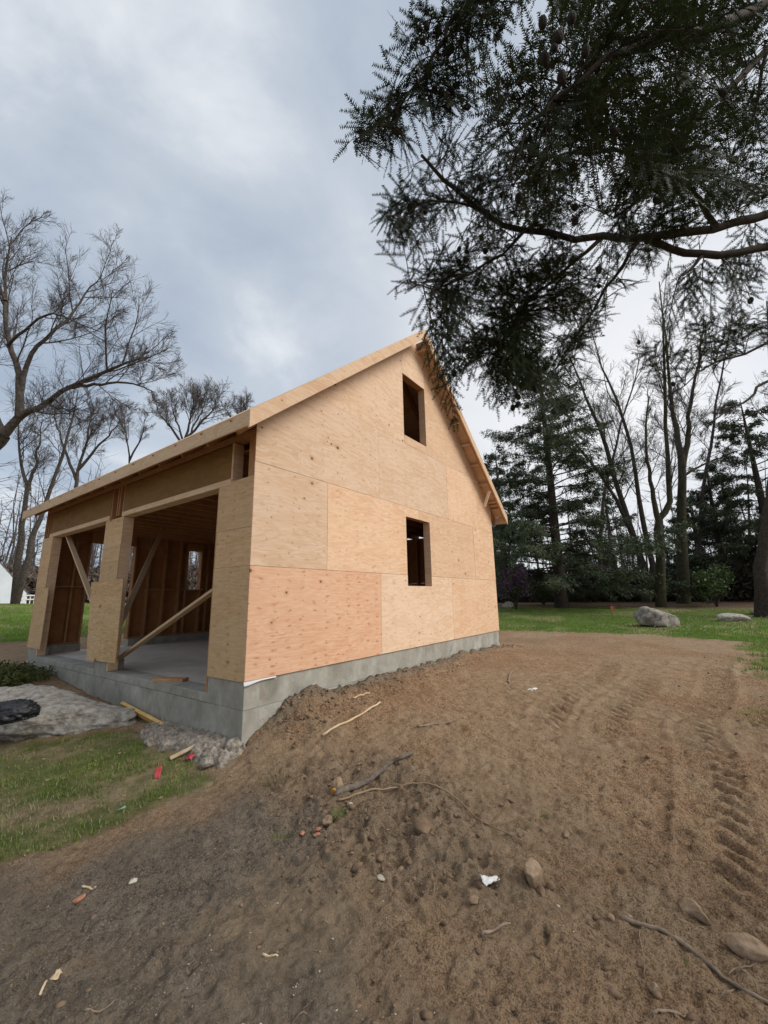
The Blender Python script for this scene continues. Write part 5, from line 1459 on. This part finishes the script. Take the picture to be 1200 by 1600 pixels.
tag(o, 'rough grey crust of spilled concrete at the foot of the front foundation', 'concrete')
for i, (px, py, s, lb) in enumerate([(366, 1172, .085, 'angular broken concrete lump at the foundation corner'), (235, 1165, .05, 'small concrete lump at the left end of the concrete spill'), (325, 1197, .06, 'concrete lump between the red plastic and the bank')]):
    rock('concrete_lump', gp(px, py), (s*1.3, s, s), 120+i, 'spill', lb, i*1.3, 3, .3, 'concrete', rough=.25, cuts=6)
FGR = 'stones lying in the bare soil'
for i, (px, py, s, lb, m) in enumerate([
    (835, 1388, (.066, .055, .078), 'upright egg-shaped brown stone beside the white scrap', 'stone'), (1086, 1432, (.075, .045, .04), 'long half-buried stone with a dark hollow at its end', 'stone'),
    (1170, 1492, (.085, .05, .045), 'smooth tan stone at the right edge above the long stick', 'stone'), (528, 1236, (.055, .05, .06), 'round grey stone at the torn end of the rotten log', 'stone'),
    (512, 1290, (.05, .035, .03), 'pale stone beside the brick pieces', 'stone'), (547, 1262, (.024, .022, .024), 'small white stone below the rotten log', 'chips'), (662, 1308, (.075, .06, .055), 'muddy clod standing alone right of the brick pieces', 'clod'),
    (846, 1400, (.03, .026, .024), 'small dark stone touching the right foot of the upright stone', 'clod'), (860, 1392, (.028, .026, .024), 'dark clod just right of the upright stone', 'clod'), (872, 1418, (.012, .011, .009), 'tiny pale pebble below the upright stone', 'chips'),
    (740, 1412, (.03, .024, .018), 'pale lump left of the upright stone, under the white scrap', 'stone'), (955, 1444, (.028, .02, .016), 'small stone at the thick end of the long stick', 'stone'), (595, 1378, (.03, .02, .010), 'thin curled tan flake in the rough soil', 'chips'),
    (1023, 1550, (.02, .02, .02), 'small grey stone near the bottom right, below the long stick', 'stone'), (885, 1310, (.03, .022, .016), 'small flat stone on the smooth soil above the upright stone', 'stone')]):
    rock('stone', gp(px, py), s, 140+i, m, lb, i*.9, 4, .24, 'stone', FGR, rough=.14, cuts=6, freq=2.2)

# black plastic bag slumped over the ledge
bm = bmesh.new(); bmesh.ops.create_icosphere(bm, subdivisions=5, radius=1.0)
V = np.array([v.co[:] for v in bm.verts])
cr_ = 1-np.abs(fbm(V[:, 0]*2.4+V[:, 2], V[:, 1]*2.4, V[:, 2]*3, oct=4, seed=5))-.45*np.abs(fbm(V[:, 0]*7, V[:, 1]*5+V[:, 2]*4, V[:, 2]*7, oct=2, seed=6))
V = V*(.70+.42*cr_)[:, None]*np.array([.29, .19, .145]); V[:, 2] = np.maximum(V[:, 2], -.07)
for v, c in zip(bm.verts, V): v.co = Vector(c)
me = bpy.data.meshes.new('plastic_bag'); bm.to_mesh(me); bm.free(); me.materials.append(M['black_plastic']); me.polygons.foreach_set('use_smooth', np.ones(len(me.polygons), bool))
BAGP = on_plane(2, -.30, 14, 1106)
o = mobj('plastic_bag', me); o.location = (BAGP[0], BAGP[1], -.375); o.rotation_euler = (0.0, -.12, YAW-math.pi/2+.2)
tag(o, 'crumpled black plastic bag slumped on the granite ledge', 'bag')
o = mobj('plastic_scrap', rock_mesh('plastic_scrap', (.07, .05, .04), 171, 'black_plastic', 3, .3, 2)); q = gp(95, 1147); o.location = (q[0], q[1], gz(q[0], q[1])+.03); tag(o, 'small black scrap in the grass below the granite ledge', 'scrap')

# ------------------------------------------------------------------ sticks, roots and boards on the soil
def stick(name, pts, r0, r1, mat, label, cat='stick', group=None, lift=None, side=None, jit=.0015, sides=7):
    """follows the ground through the given picture points; side twigs as extra polylines in the same piece of wood"""
    r = np.random.default_rng(len(label)*131)
    mb = MB(); O = None
    for k, (pp, a, b_) in enumerate([(pts, r0, r1)]+(side or [])):
        W_ = np.array([gp(*p[:2]) for p in pp]); n = max(8, len(pp)*5)
        P = smooth_poly(W_, n)
        P[:, 2] = t_full(P[:, 0], P[:, 1])
        if n > 12: P[2:-2, 2] = (P[:-4, 2]+P[1:-3, 2]+P[2:-2, 2]+P[3:-1, 2]+P[4:, 2])/5
        Rr = np.linspace(a, b_, n)*(1+r.normal(0, .09, n))
        P[:, 2] += Rr*.75+(lift or 0)
        P[1:-1, :2] += r.normal(0, jit, (n-2, 2))
        if O is None: O = P[0].copy()
        capped_tube(mb, P-O, Rr, sides)
    o = mb.obj(name, M[mat], None, True); o.location = Vector(O)
    return tag(o, label, cat, group)
stick('long_stick', [(972, 1446), (1030, 1466), (1090, 1502), (1150, 1540), (1215, 1578)], .011, .0065, 'stick', 'long straight weathered stick in the bottom right corner', side=[([(1138, 1530), (1160, 1515), (1200, 1500)], .004, .002), ([(1150, 1540), (1132, 1556), (1122, 1566)], .004, .002)])
stick('rotten_log', [(522, 1248), (560, 1232), (600, 1206), (645, 1184)], .030, .016, 'log_bark', 'short rotten branch with crumbling bark beside a torn orange end', 'branch', lift=.01)
q = gp(521, 1246); o = mobj('torn_wood', rock_mesh('torn_wood', (.018, .022, .045), 177, 'orange_wood', 3, .3, 4)); o.location = (q[0], q[1], gz(q[0], q[1])+.03); o.rotation_euler = (.3, -.5, .4); tag(o, 'torn orange wood chunk at the end of the rotten branch', 'wood')
stick('root', [(528, 1256), (575, 1240), (620, 1233), (665, 1234), (700, 1246), (730, 1268), (752, 1290), (790, 1308), (822, 1330)], .009, .003, 'root', 'long pale root winding right from the rotten branch', 'root', lift=.014, side=[([(752, 1290), (762, 1318)], .003, .0015), ([(765, 1296), (800, 1292), (828, 1282)], .003, .0015), ([(815, 1322), (822, 1345)], .002, .001)])
stick('wood_strip', [(504, 1152), (548, 1130), (594, 1104)], .012, .010, 'pale_wood', 'long pale split strip of wood on the bank', 'wood strip', lift=.008)
stick('wood_strip', [(552, 1093), (578, 1087)], .010, .008, 'pale_wood', 'short pale splinter near the foundation, above the long strip', 'wood strip', lift=.006)
stick('stick', [(652, 1141), (690, 1134), (728, 1124)], .012, .007, 'stick', 'brown stick lying on the smooth soil below the gable window', lift=.002)
stick('stick', [(795, 1068), (797, 1054), (808, 1048)], .018, .008, 'stick', 'bent stick on the soil right of the far foundation corner')
stick('stick', [(752, 1466), (778, 1456), (798, 1448)], .008, .005, 'stick', 'short grey stick below the white scrap')
stick('stick', [(1000, 1470), (1006, 1505), (1008, 1535)], .003, .002, 'root', 'thin straw-coloured stem left of the long stick', 'stem')
stick('stick', [(1005, 1583), (1040, 1588), (1072, 1588)], .006, .004, 'stick', 'dark twig near the bottom edge under the long stick', 'twig')
stick('stick', [(676, 1376), (680, 1400)], .003, .002, 'root', 'thin upright-looking straw left of the white scrap', 'stem')
stick('stick', [(1160, 1530), (1215, 1527)], .005, .004, 'stick', 'grey twig poking in from the right edge', 'twig')
stick('stick', [(878, 1393), (905, 1411)], .003, .002, 'root', 'thin pale stem to the right of the upright stone', 'stem')
stick('stick', [(410, 1506), (434, 1509)], .006, .004, 'pale_wood', 'small pale splinter in the dark soil near the bottom', 'splinter')
stick('stick', [(128, 1384), (150, 1383)], .006, .005, 'pale_wood', 'small pale splinter in the dark soil at the left', 'splinter')
stick('stick', [(62, 1552), (72, 1536)], .006, .004, 'pale_wood', 'white splinter at the lower left', 'splinter')
stick('stick', [(130, 1596), (165, 1582), (188, 1566)], .004, .003, 'stick', 'thin brown twig along the bottom edge at the lower left', 'twig')
# yellow board leaning on the foundation
a = on_plane(0, -.055, 192, 1101); b_ = on_plane(0, -.065, 262, 1139)
plank('yellow_board', tuple(a), tuple(b_), .040, .085, 'yellow_wood', 'yellowish board leaning along the foot of the front foundation', 'board', up=(-.6, 0, 1))
a = gp(266, 1189); b_ = gp(304, 1178)
plank('board_offcut', (a[0], a[1], gz(a[0], a[1])+.02), (b_[0], b_[1], gz(b_[0], b_[1])+.06), .05, .022, 'pale_wood', 'pale board offcut half under red plastic beside the concrete spill', 'board')

# ------------------------------------------------------------------ scraps
def sheet_scrap(name, px, py, w, h, mat, label, cat, seed, lift=.012, rz=0, crumple=.012, up=0.0, wavy=1.0):
    r = np.random.default_rng(seed); n = 7
    u, v = np.meshgrid(np.linspace(-.5, .5, n), np.linspace(-.5, .5, n))
    e_ = 1+wavy*(.16*np.sin(u*9+seed)+.12*np.cos(v*8+seed))
    X = u*w*e_; Y = v*h*e_; Z = fbm(u*3+seed, v*3, oct=2, seed=seed)*crumple+v*up
    V = np.stack([X, Y, Z], -1).reshape(-1, 3)
    idx = np.arange(n*n).reshape(n, n); Q = np.stack([idx[:-1, :-1], idx[:-1, 1:], idx[1:, 1:], idx[1:, :-1]], -1).reshape(-1, 4)
    V2 = np.vstack([V, V-np.array([0, 0, .003])]); E_ = []
    rim = np.concatenate([idx[0, :], idx[1:, -1], idx[-1, -2::-1], idx[-2:0:-1, 0]])
    for i in range(len(rim)): a, b_ = rim[i], rim[(i+1) % len(rim)]; E_.append([b_, a, a+n*n, b_+n*n])
    me = mesh_np(name, V2, [np.concatenate([Q, Q[:, ::-1]+n*n, np.array(E_)])], M[mat])
    o = mobj(name, me); p = gp(px, py); o.location = (p[0], p[1], gz(p[0], p[1])+lift); o.rotation_euler = (0, 0, rz)
    return tag(o, label, cat)
sheet_scrap('paper_scrap', 209, 1375, .06, .05, 'paper', 'square yellowish paper scrap lying on the dark soil', 'paper', 1, rz=.4)
sheet_scrap('white_scrap', 765, 1385, .10, .05, 'white_scrap', 'crumpled white scrap lying left of the upright stone', 'scrap', 2, rz=YAW-1.3, crumple=.03, lift=.02)
sheet_scrap('red_plastic', 301, 1187, .14, .07, 'red_plastic', 'crumpled red plastic against the concrete spill', 'plastic', 3, rz=.2, crumple=.07, lift=.04)
sheet_scrap('red_marker', 246, 1216, .055, .03, 'red_plastic', 'small red marker standing in the grass in front of the foundation', 'marker', 4, rz=YAW-1.6, lift=.05, up=.085, wavy=.2)
sheet_scrap('plastic_scrap', 190, 1269, .05, .018, 'green_plastic', 'thin mint green plastic scrap at the edge of the dry grass', 'plastic', 5, lift=.025)
sheet_scrap('bark_flake', 90, 1522, .05, .03, 'pale_wood', 'pale curled flake at the lower left in the dark soil', 'flake', 6, rz=.7)
sheet_scrap('cardboard_scrap', 832, 1078, .22, .10, 'white_scrap', 'flat pale scrap on the soil beyond the far foundation', 'scrap', 8, lift=.01)
for i, (px, py, s, lb) in enumerate([(472, 1304, .034, 'leftmost orange brick piece by the pale stone'), (497, 1302, .030, 'upper right orange brick piece beside the pale stone'), (494, 1309, .032, 'orange brick piece nearest the camera beside the pale stone'), (123, 1405, .036, 'single pinkish brick piece in the dark soil at the left')]):
    p = gp(px, py); me = rock_mesh('brick_piece', (s*.9, s*.7, s*.45), 190+i, 'brick', 3, .05, 12, 1.6, .40)
    o = mobj('brick_piece', me); o.location = (p[0], p[1], gz(p[0], p[1])+s*.3); o.rotation_euler = (.2, .1, i*1.1); tag(o, lb, 'brick', 'broken brick pieces in the soil')
# survey flag on the lawn
q = gp(957, 968); FL = tag(empty('marker_flag', (q[0], q[1], gz(q[0], q[1]))), 'small red marker flag on a wire in the back lawn', 'flag')
mb = MB(); capped_tube(mb, np.array([[0, 0, -.05], [0, .005, .25], [.01, 0, .56]]), np.array([.008, .008, .008]), 5); mb.obj('wire', M['bark'], FL)
n = 6; u, v = np.meshgrid(np.linspace(0, 1, n), np.linspace(0, 1, n)); V = np.stack([.01+u*.14*CR[0]+.02*np.sin(u*5), u*.14*CR[1], .40+v*.17-.03*u], -1).reshape(-1, 3)
idx = np.arange(n*n).reshape(n, n); Q = np.stack([idx[:-1, :-1], idx[:-1, 1:], idx[1:, 1:], idx[1:, :-1]], -1).reshape(-1, 4); mobj('pennant', mesh_np('pennant', V, [Q], M['red_plastic']), FL)

# ------------------------------------------------------------------ loose soil crumbs, chips, rootlets
def scatter(n, seed, rmin, rmax, pw=1.0, half=52):
    r = np.random.default_rng(seed)
    a = YAW+np.radians(r.uniform(-half, half, n)); d = rmin*(rmax/rmin)**(r.uniform(0, 1, n)**pw)
    x = CAM[0]+d*np.cos(a); y = CAM[1]+d*np.sin(a)
    k = ~((x > -.02) & (x < WX+.02) & (y > -.02) & (y < WY+.02))
    return r, x[k], y[k], d[k]
def crumbs(name, n, seed, smin, smax, rmin, rmax, mat, label, sub=1, flatten=.7, mask=None):
    r, x, y, d = scatter(n, seed, rmin, rmax)
    g, dk, pl, lt = zones(x, y)
    keep = r.uniform(0, 1, len(x)) > np.maximum(g*.95, lt)
    if mask is not None: keep &= mask(x, y, r, dk)
    x, y, d = x[keep], y[keep], d[keep]; K = len(x)
    bm = bmesh.new(); bmesh.ops.create_icosphere(bm, subdivisions=max(sub, 1), radius=1.0)
    B = np.array([v.co[:] for v in bm.verts]); F = np.array([[v.index for v in f.verts] for f in bm.faces]); bm.free()
    if sub == 0:
        B = np.array([[1, 0, 0], [0, 1, 0], [-1, 0, 0], [0, -1, 0], [0, 0, 1], [0, 0, -1]], float); F = np.array([[0, 1, 4], [1, 2, 4], [2, 3, 4], [3, 0, 4], [1, 0, 5], [2, 1, 5], [3, 2, 5], [0, 3, 5]])
    s = smin*(smax/smin)**(r.uniform(0, 1, K)**2.2)
    sc = s[:, None]*np.stack([r.uniform(.7, 1.3, K), r.uniform(.7, 1.3, K), flatten*r.uniform(.6, 1.2, K)], -1)
    z = t_full(x, y)
    th = r.uniform(0, 6.28, K); ct, st = np.cos(th), np.sin(th)
    V = B[None]*sc[:, None, :]*(1+r.normal(0, .30, (K, len(B), 1)))
    X = V[..., 0]*ct[:, None]-V[..., 1]*st[:, None]+x[:, None]; Y = V[..., 0]*st[:, None]+V[..., 1]*ct[:, None]+y[:, None]
    Z = V[..., 2]+(z-s*.12)[:, None]
    Fa = (F[None]+(np.arange(K)*len(B))[:, None, None]).reshape(-1, 3)
    me = mesh_np(name, np.stack([X, Y, Z], -1).reshape(-1, 3), [Fa], M[mat])
    return tag(mobj(name, me), label, 'soil', None, 'stuff')
rough_m = lambda x, y, r, dk: r.uniform(0, 1, len(x)) < (.30-.22*dk+.7*sstep(.3, -.2, sd_poly(x, y, ROUGH_P)))
crumbs('soil_crumbs', 36000, 206, .002, .009, 1.3, 9, 'clod', 'fine crumbled soil strewn over the bare ground', sub=0, mask=rough_m)
crumbs('soil_clods', 8000, 201, .005, .024, 1.4, 13, 'clod', 'loose dark soil crumbs scattered over the bare ground', mask=rough_m)
crumbs('pebbles', 7000, 202, .002, .008, 1.4, 12, 'pebble', 'small tan pebbles scattered over the bare ground', sub=0, mask=rough_m)
crumbs('wood_chips', 2600, 203, .002, .009, 1.4, 16, 'chips', 'tiny pale chips scattered over the bare ground', flatten=.35, sub=0)
crumbs('turned_soil_clods', 7000, 207, .005, .030, 2.4, 6, 'clod', 'coarse clods of freshly dug soil around the rotten branch', mask=lambda x, y, r, dk: r.uniform(0, 1, len(x)) < .75*sstep(.12, -.25, sd_poly(x, y, ROUGH_P)+.25*fbm(x*3, y*3, oct=3, seed=8)))
mk = lambda x, y, r, dk: (y < .0) & (y > -.55) & (x > .25) & (x < 7.6)
crumbs('bank_clods', 60000, 204, .006, .026, 2.5, 12, 'clod', 'crumbling clods along the soil heaped against the foundation', mask=mk)
r, x, y, d = scatter(2600, 205, 1.4, 9)
g, dk, pl, lt = zones(x, y); k = (g < .3) & (r.uniform(0, 1, len(x)) < .34+.66*sstep(.2, -.2, sd_poly(x, y, ROUGH_P))); x, y = x[k], y[k]; K = len(x)
th = r.uniform(0, 6.28, K); L = r.uniform(.012, .075, K); cv = r.normal(0, .5, K); s = np.linspace(0, 1, 5)
P = np.stack([x[:, None]+np.cos(th[:, None]+cv[:, None]*s)*L[:, None]*s, y[:, None]+np.sin(th[:, None]+cv[:, None]*s)*L[:, None]*s], -1)
Z = t_full(P[..., 0].ravel(), P[..., 1].ravel()).reshape(K, 5)+.002+.012*np.sin(s*3.1)[None]*r.uniform(0, 1, (K, 1))
V, Q = tubes(np.concatenate([P, Z[..., None]], -1), np.repeat(r.uniform(.0006, .0016, K)[:, None], 5, 1), 3)
mb = MB(); mb.add(V, None, Q); tag(mb.obj('rootlets', M['root'], None, True), 'fine pale rootlets and straw strewn over the bare soil', 'straw', None, 'stuff')

# ------------------------------------------------------------------ grass
def blades(name, x, y, hmin, hmax, wid, mat, label, seed, lean=.5, cat='grass', simple=False):
    r = np.random.default_rng(seed); K = len(x)
    z = t_full(x, y, False)-.006
    th = r.uniform(0, 6.28, K); h = r.uniform(hmin, hmax, K); l = r.uniform(.1, lean, K)*h; w = wid*r.uniform(.6, 1.4, K)
    dx, dy = np.cos(th), np.sin(th); sx, sy = -dy, dx
    a = np.stack([x-sx*w, y-sy*w, z], -1); b = np.stack([x+sx*w, y+sy*w, z], -1)
    c = np.stack([x+dx*l*.4+sx*w*.7, y+dy*l*.4+sy*w*.7, z+h*.6], -1); e_ = np.stack([x+dx*l*.4-sx*w*.7, y+dy*l*.4-sy*w*.7, z+h*.6], -1)
    f = np.stack([x+dx*l, y+dy*l, z+h], -1)
    if simple:
        return tag(mobj(name, mesh_np(name, np.stack([a, b, f], 1).reshape(-1, 3), [np.arange(K*3).reshape(-1, 3)], M[mat])), label, cat, None, 'stuff')
    V = np.stack([a, b, c, e_, f], 1).reshape(-1, 3); i0 = np.arange(K)*5
    Q = np.stack([i0, i0+1, i0+2, i0+3], -1); T_ = np.stack([i0+3, i0+2, i0+4], -1)
    return tag(mobj(name, mesh_np(name, V, [T_, Q], M[mat])), label, cat, None, 'stuff')
r = np.random.default_rng(301)
lo = np.array(GRASS_P).min(0)-.2; hi = np.array(GRASS_P).max(0)+.2
x = r.uniform(lo[0], hi[0], 62000); y = r.uniform(lo[1], hi[1], 62000)
sdp = sd_poly(x, y, GRASS_P); cl = fbm(x*2.2, y*2.2, oct=3, seed=15); dryd = sd_poly(x, y, DRY_P)
ok = (sdp+cl*.14+fbm(x*6, y*6, oct=2, seed=16)*.1 < -.02) & (x < -.02)
pdry = np.clip(sstep(.18, -.2, dryd+cl*.2)+.22, 0, 1)
u = r.uniform(0, 1, len(x))
gm_ = ok & (u > pdry*.95) & (r.uniform(0, 1, len(x)) < np.clip(.30+2.1*fbm(x*2.6+3, y*2.6, oct=4, seed=19), .04, 1)); dm_ = ok & (u <= pdry*.45) & (r.uniform(0, 1, len(x)) < .5)
blades('grass_patch', x[gm_], y[gm_], .012, .048, .0030, 'grass', 'patchy green grass in the front yard below the granite ledge', 302, .9)
blades('dry_grass', x[dm_], y[dm_], .012, .045, .0026, 'grass_dry', 'worn straw-coloured grass in the middle of the front yard patch', 303, 1.4)
# fallen leaves in the front-yard grass
n = 150; xl_ = r.uniform(lo[0], hi[0], n); yl_ = r.uniform(lo[1], hi[1], n); k = (sd_poly(xl_, yl_, GRASS_P) < .05) & (xl_ < -.05)
xl_, yl_ = xl_[k], yl_[k]; K = len(xl_); zl_ = t_full(xl_, yl_, False)+r.uniform(.008, .03, K); s_ = r.uniform(.006, .022, K); th = r.uniform(0, 6.28, K)
c_, q_ = np.cos(th)*s_, np.sin(th)*s_
V = np.stack([np.stack([xl_-c_, yl_-q_, zl_], -1), np.stack([xl_-q_*.5, yl_+c_*.5, zl_+s_*.4], -1), np.stack([xl_+c_, yl_+q_, zl_+s_*.2], -1), np.stack([xl_+q_*.5, yl_-c_*.5, zl_-s_*.1], -1)], 1).reshape(-1, 3)
tag(mobj('fallen_leaves', mesh_np('fallen_leaves', V, [np.arange(K*4).reshape(-1, 4)], M['grass_dry'])), 'dry fallen leaves in the front yard grass', 'leaves', None, 'stuff')
# back lawn
n = 90000; a = np.radians(r.uniform(-14, 34, n)); d = 7.5*(30/7.5)**r.uniform(0, 1, n)
x = CAM[0]+d*np.cos(a); y = CAM[1]+d*np.sin(a); g, dk, pl, lt = zones(x, y)
k = (r.uniform(0, 1, n) < g*1.1-.1) & ~((x < WX+.1) & (y > -.1)) & (y < 14)
blades('back_lawn_grass', x[k], y[k], .025, .085, .010, 'lawn', 'green lawn behind the bare soil with the boulder on it', 304, simple=True)
# side lawn
n = 45000; a = np.radians(r.uniform(66, 92, n)); d = 13*(38/13)**r.uniform(0, 1, n)
x = CAM[0]+d*np.cos(a); y = CAM[1]+d*np.sin(a); g, dk, pl, lt = zones(x, y)
k = (r.uniform(0, 1, n) < g*1.1-.1) & (y > 9.0)
blades('side_lawn_grass', x[k], y[k], .025, .085, .011, 'lawn', 'bright green lawn beyond the garage on the left', 305, simple=True)
# tufts
def tuft(px, py, rad, n, hmin, hmax, mat, label, seed):
    r = np.random.default_rng(seed); p = gp(px, py); a = r.uniform(0, 6.28, n); q = rad*np.sqrt(r.uniform(0, 1, n))
    o = blades('grass_tuft', p[0]+q*np.cos(a), p[1]+q*np.sin(a), hmin, hmax, .0018, mat, label, seed, 1.6, 'grass tuft')
    del o['kind']
    return o
tuft(432, 1222, .11, 160, .05, .13, 'grass_dry', 'dead grass tuft hanging on the edge of the soil bank', 311)
tuft(440, 1312, .07, 70, .02, .05, 'grass', 'small green tuft left of the brick pieces', 312)
tuft(530, 1280, .035, 120, .03, .06, 'grass', 'little dark green clump between the pale stone and the rotten branch', 313)
tuft(665, 1468, .05, 50, .01, .03, 'grass', 'tiny green tuft in the soil below the white scrap', 314)
tuft(1055, 1515, .05, 50, .01, .03, 'grass', 'tiny green tuft under the long stick', 315)
tuft(840, 1280, .06, 60, .01, .03, 'grass', 'tiny green tuft on the smooth soil right of the root', 316)
tuft(1195, 1125, .25, 260, .03, .09, 'grass', 'green tuft at the right edge beside the tyre tracks', 317)
tuft(950, 1150, .12, 60, .01, .03, 'grass', 'faint green patch in the tyre tracks', 318)
# pale fallen petals on the lawn
r = np.random.default_rng(331); n = 260; a = np.radians(r.uniform(-8, 22, n)); d = r.uniform(15, 24, n)
x = CAM[0]+d*np.cos(a); y = CAM[1]+d*np.sin(a); g, *_ = zones(x, y); k = g > .8; x, y = x[k], y[k]; K = len(x); z = t_full(x, y, False)+.07; s = r.uniform(.015, .05, K)
V = np.stack([np.stack([x-s, y, z], -1), np.stack([x, y-s*.8, z+s*.4], -1), np.stack([x+s, y, z+.01], -1), np.stack([x, y+s*.8, z-.01], -1)], 1).reshape(-1, 3)
tag(mobj('fallen_leaves', mesh_np('fallen_leaves', V, [np.arange(K*4).reshape(-1, 4)], M['chips'])), 'pale fallen leaves speckling the back lawn', 'leaves', None, 'stuff')
# ground cover mound by the front left corner of the foundation
p = gp(20, 1068); gc = np.array([p[0]-.15, p[1]+.3, 0.]); gc[2] = ground_at(gc[0], gc[1])-.02
GC = tag(empty('ground_cover_plant', gc), 'low mounded green and bronze ground cover behind the granite ledge', 'plant')
V, Q = leaf_cloud(9000, (0, 0, .06), (.95, 1.25, .26), 341, .055, lumps=26); mobj('foliage', mesh_np('foliage', V, [Q], M['ivy']), GC)
st = []
for i in range(14):
    a = r.uniform(0, 6.28); s = np.linspace(0, 1, 5)[:, None]; st.append(np.hstack([np.cos(a)*.6*s, np.sin(a)*.8*s, .05+.22*np.sin(s*2.5)]))
V, Q = tubes(np.array(st), np.tile(np.linspace(.008, .003, 5), (14, 1)), 4); mb = MB(); mb.add(V, None, Q); mb.obj('stem', M['bark_dark'], GC)
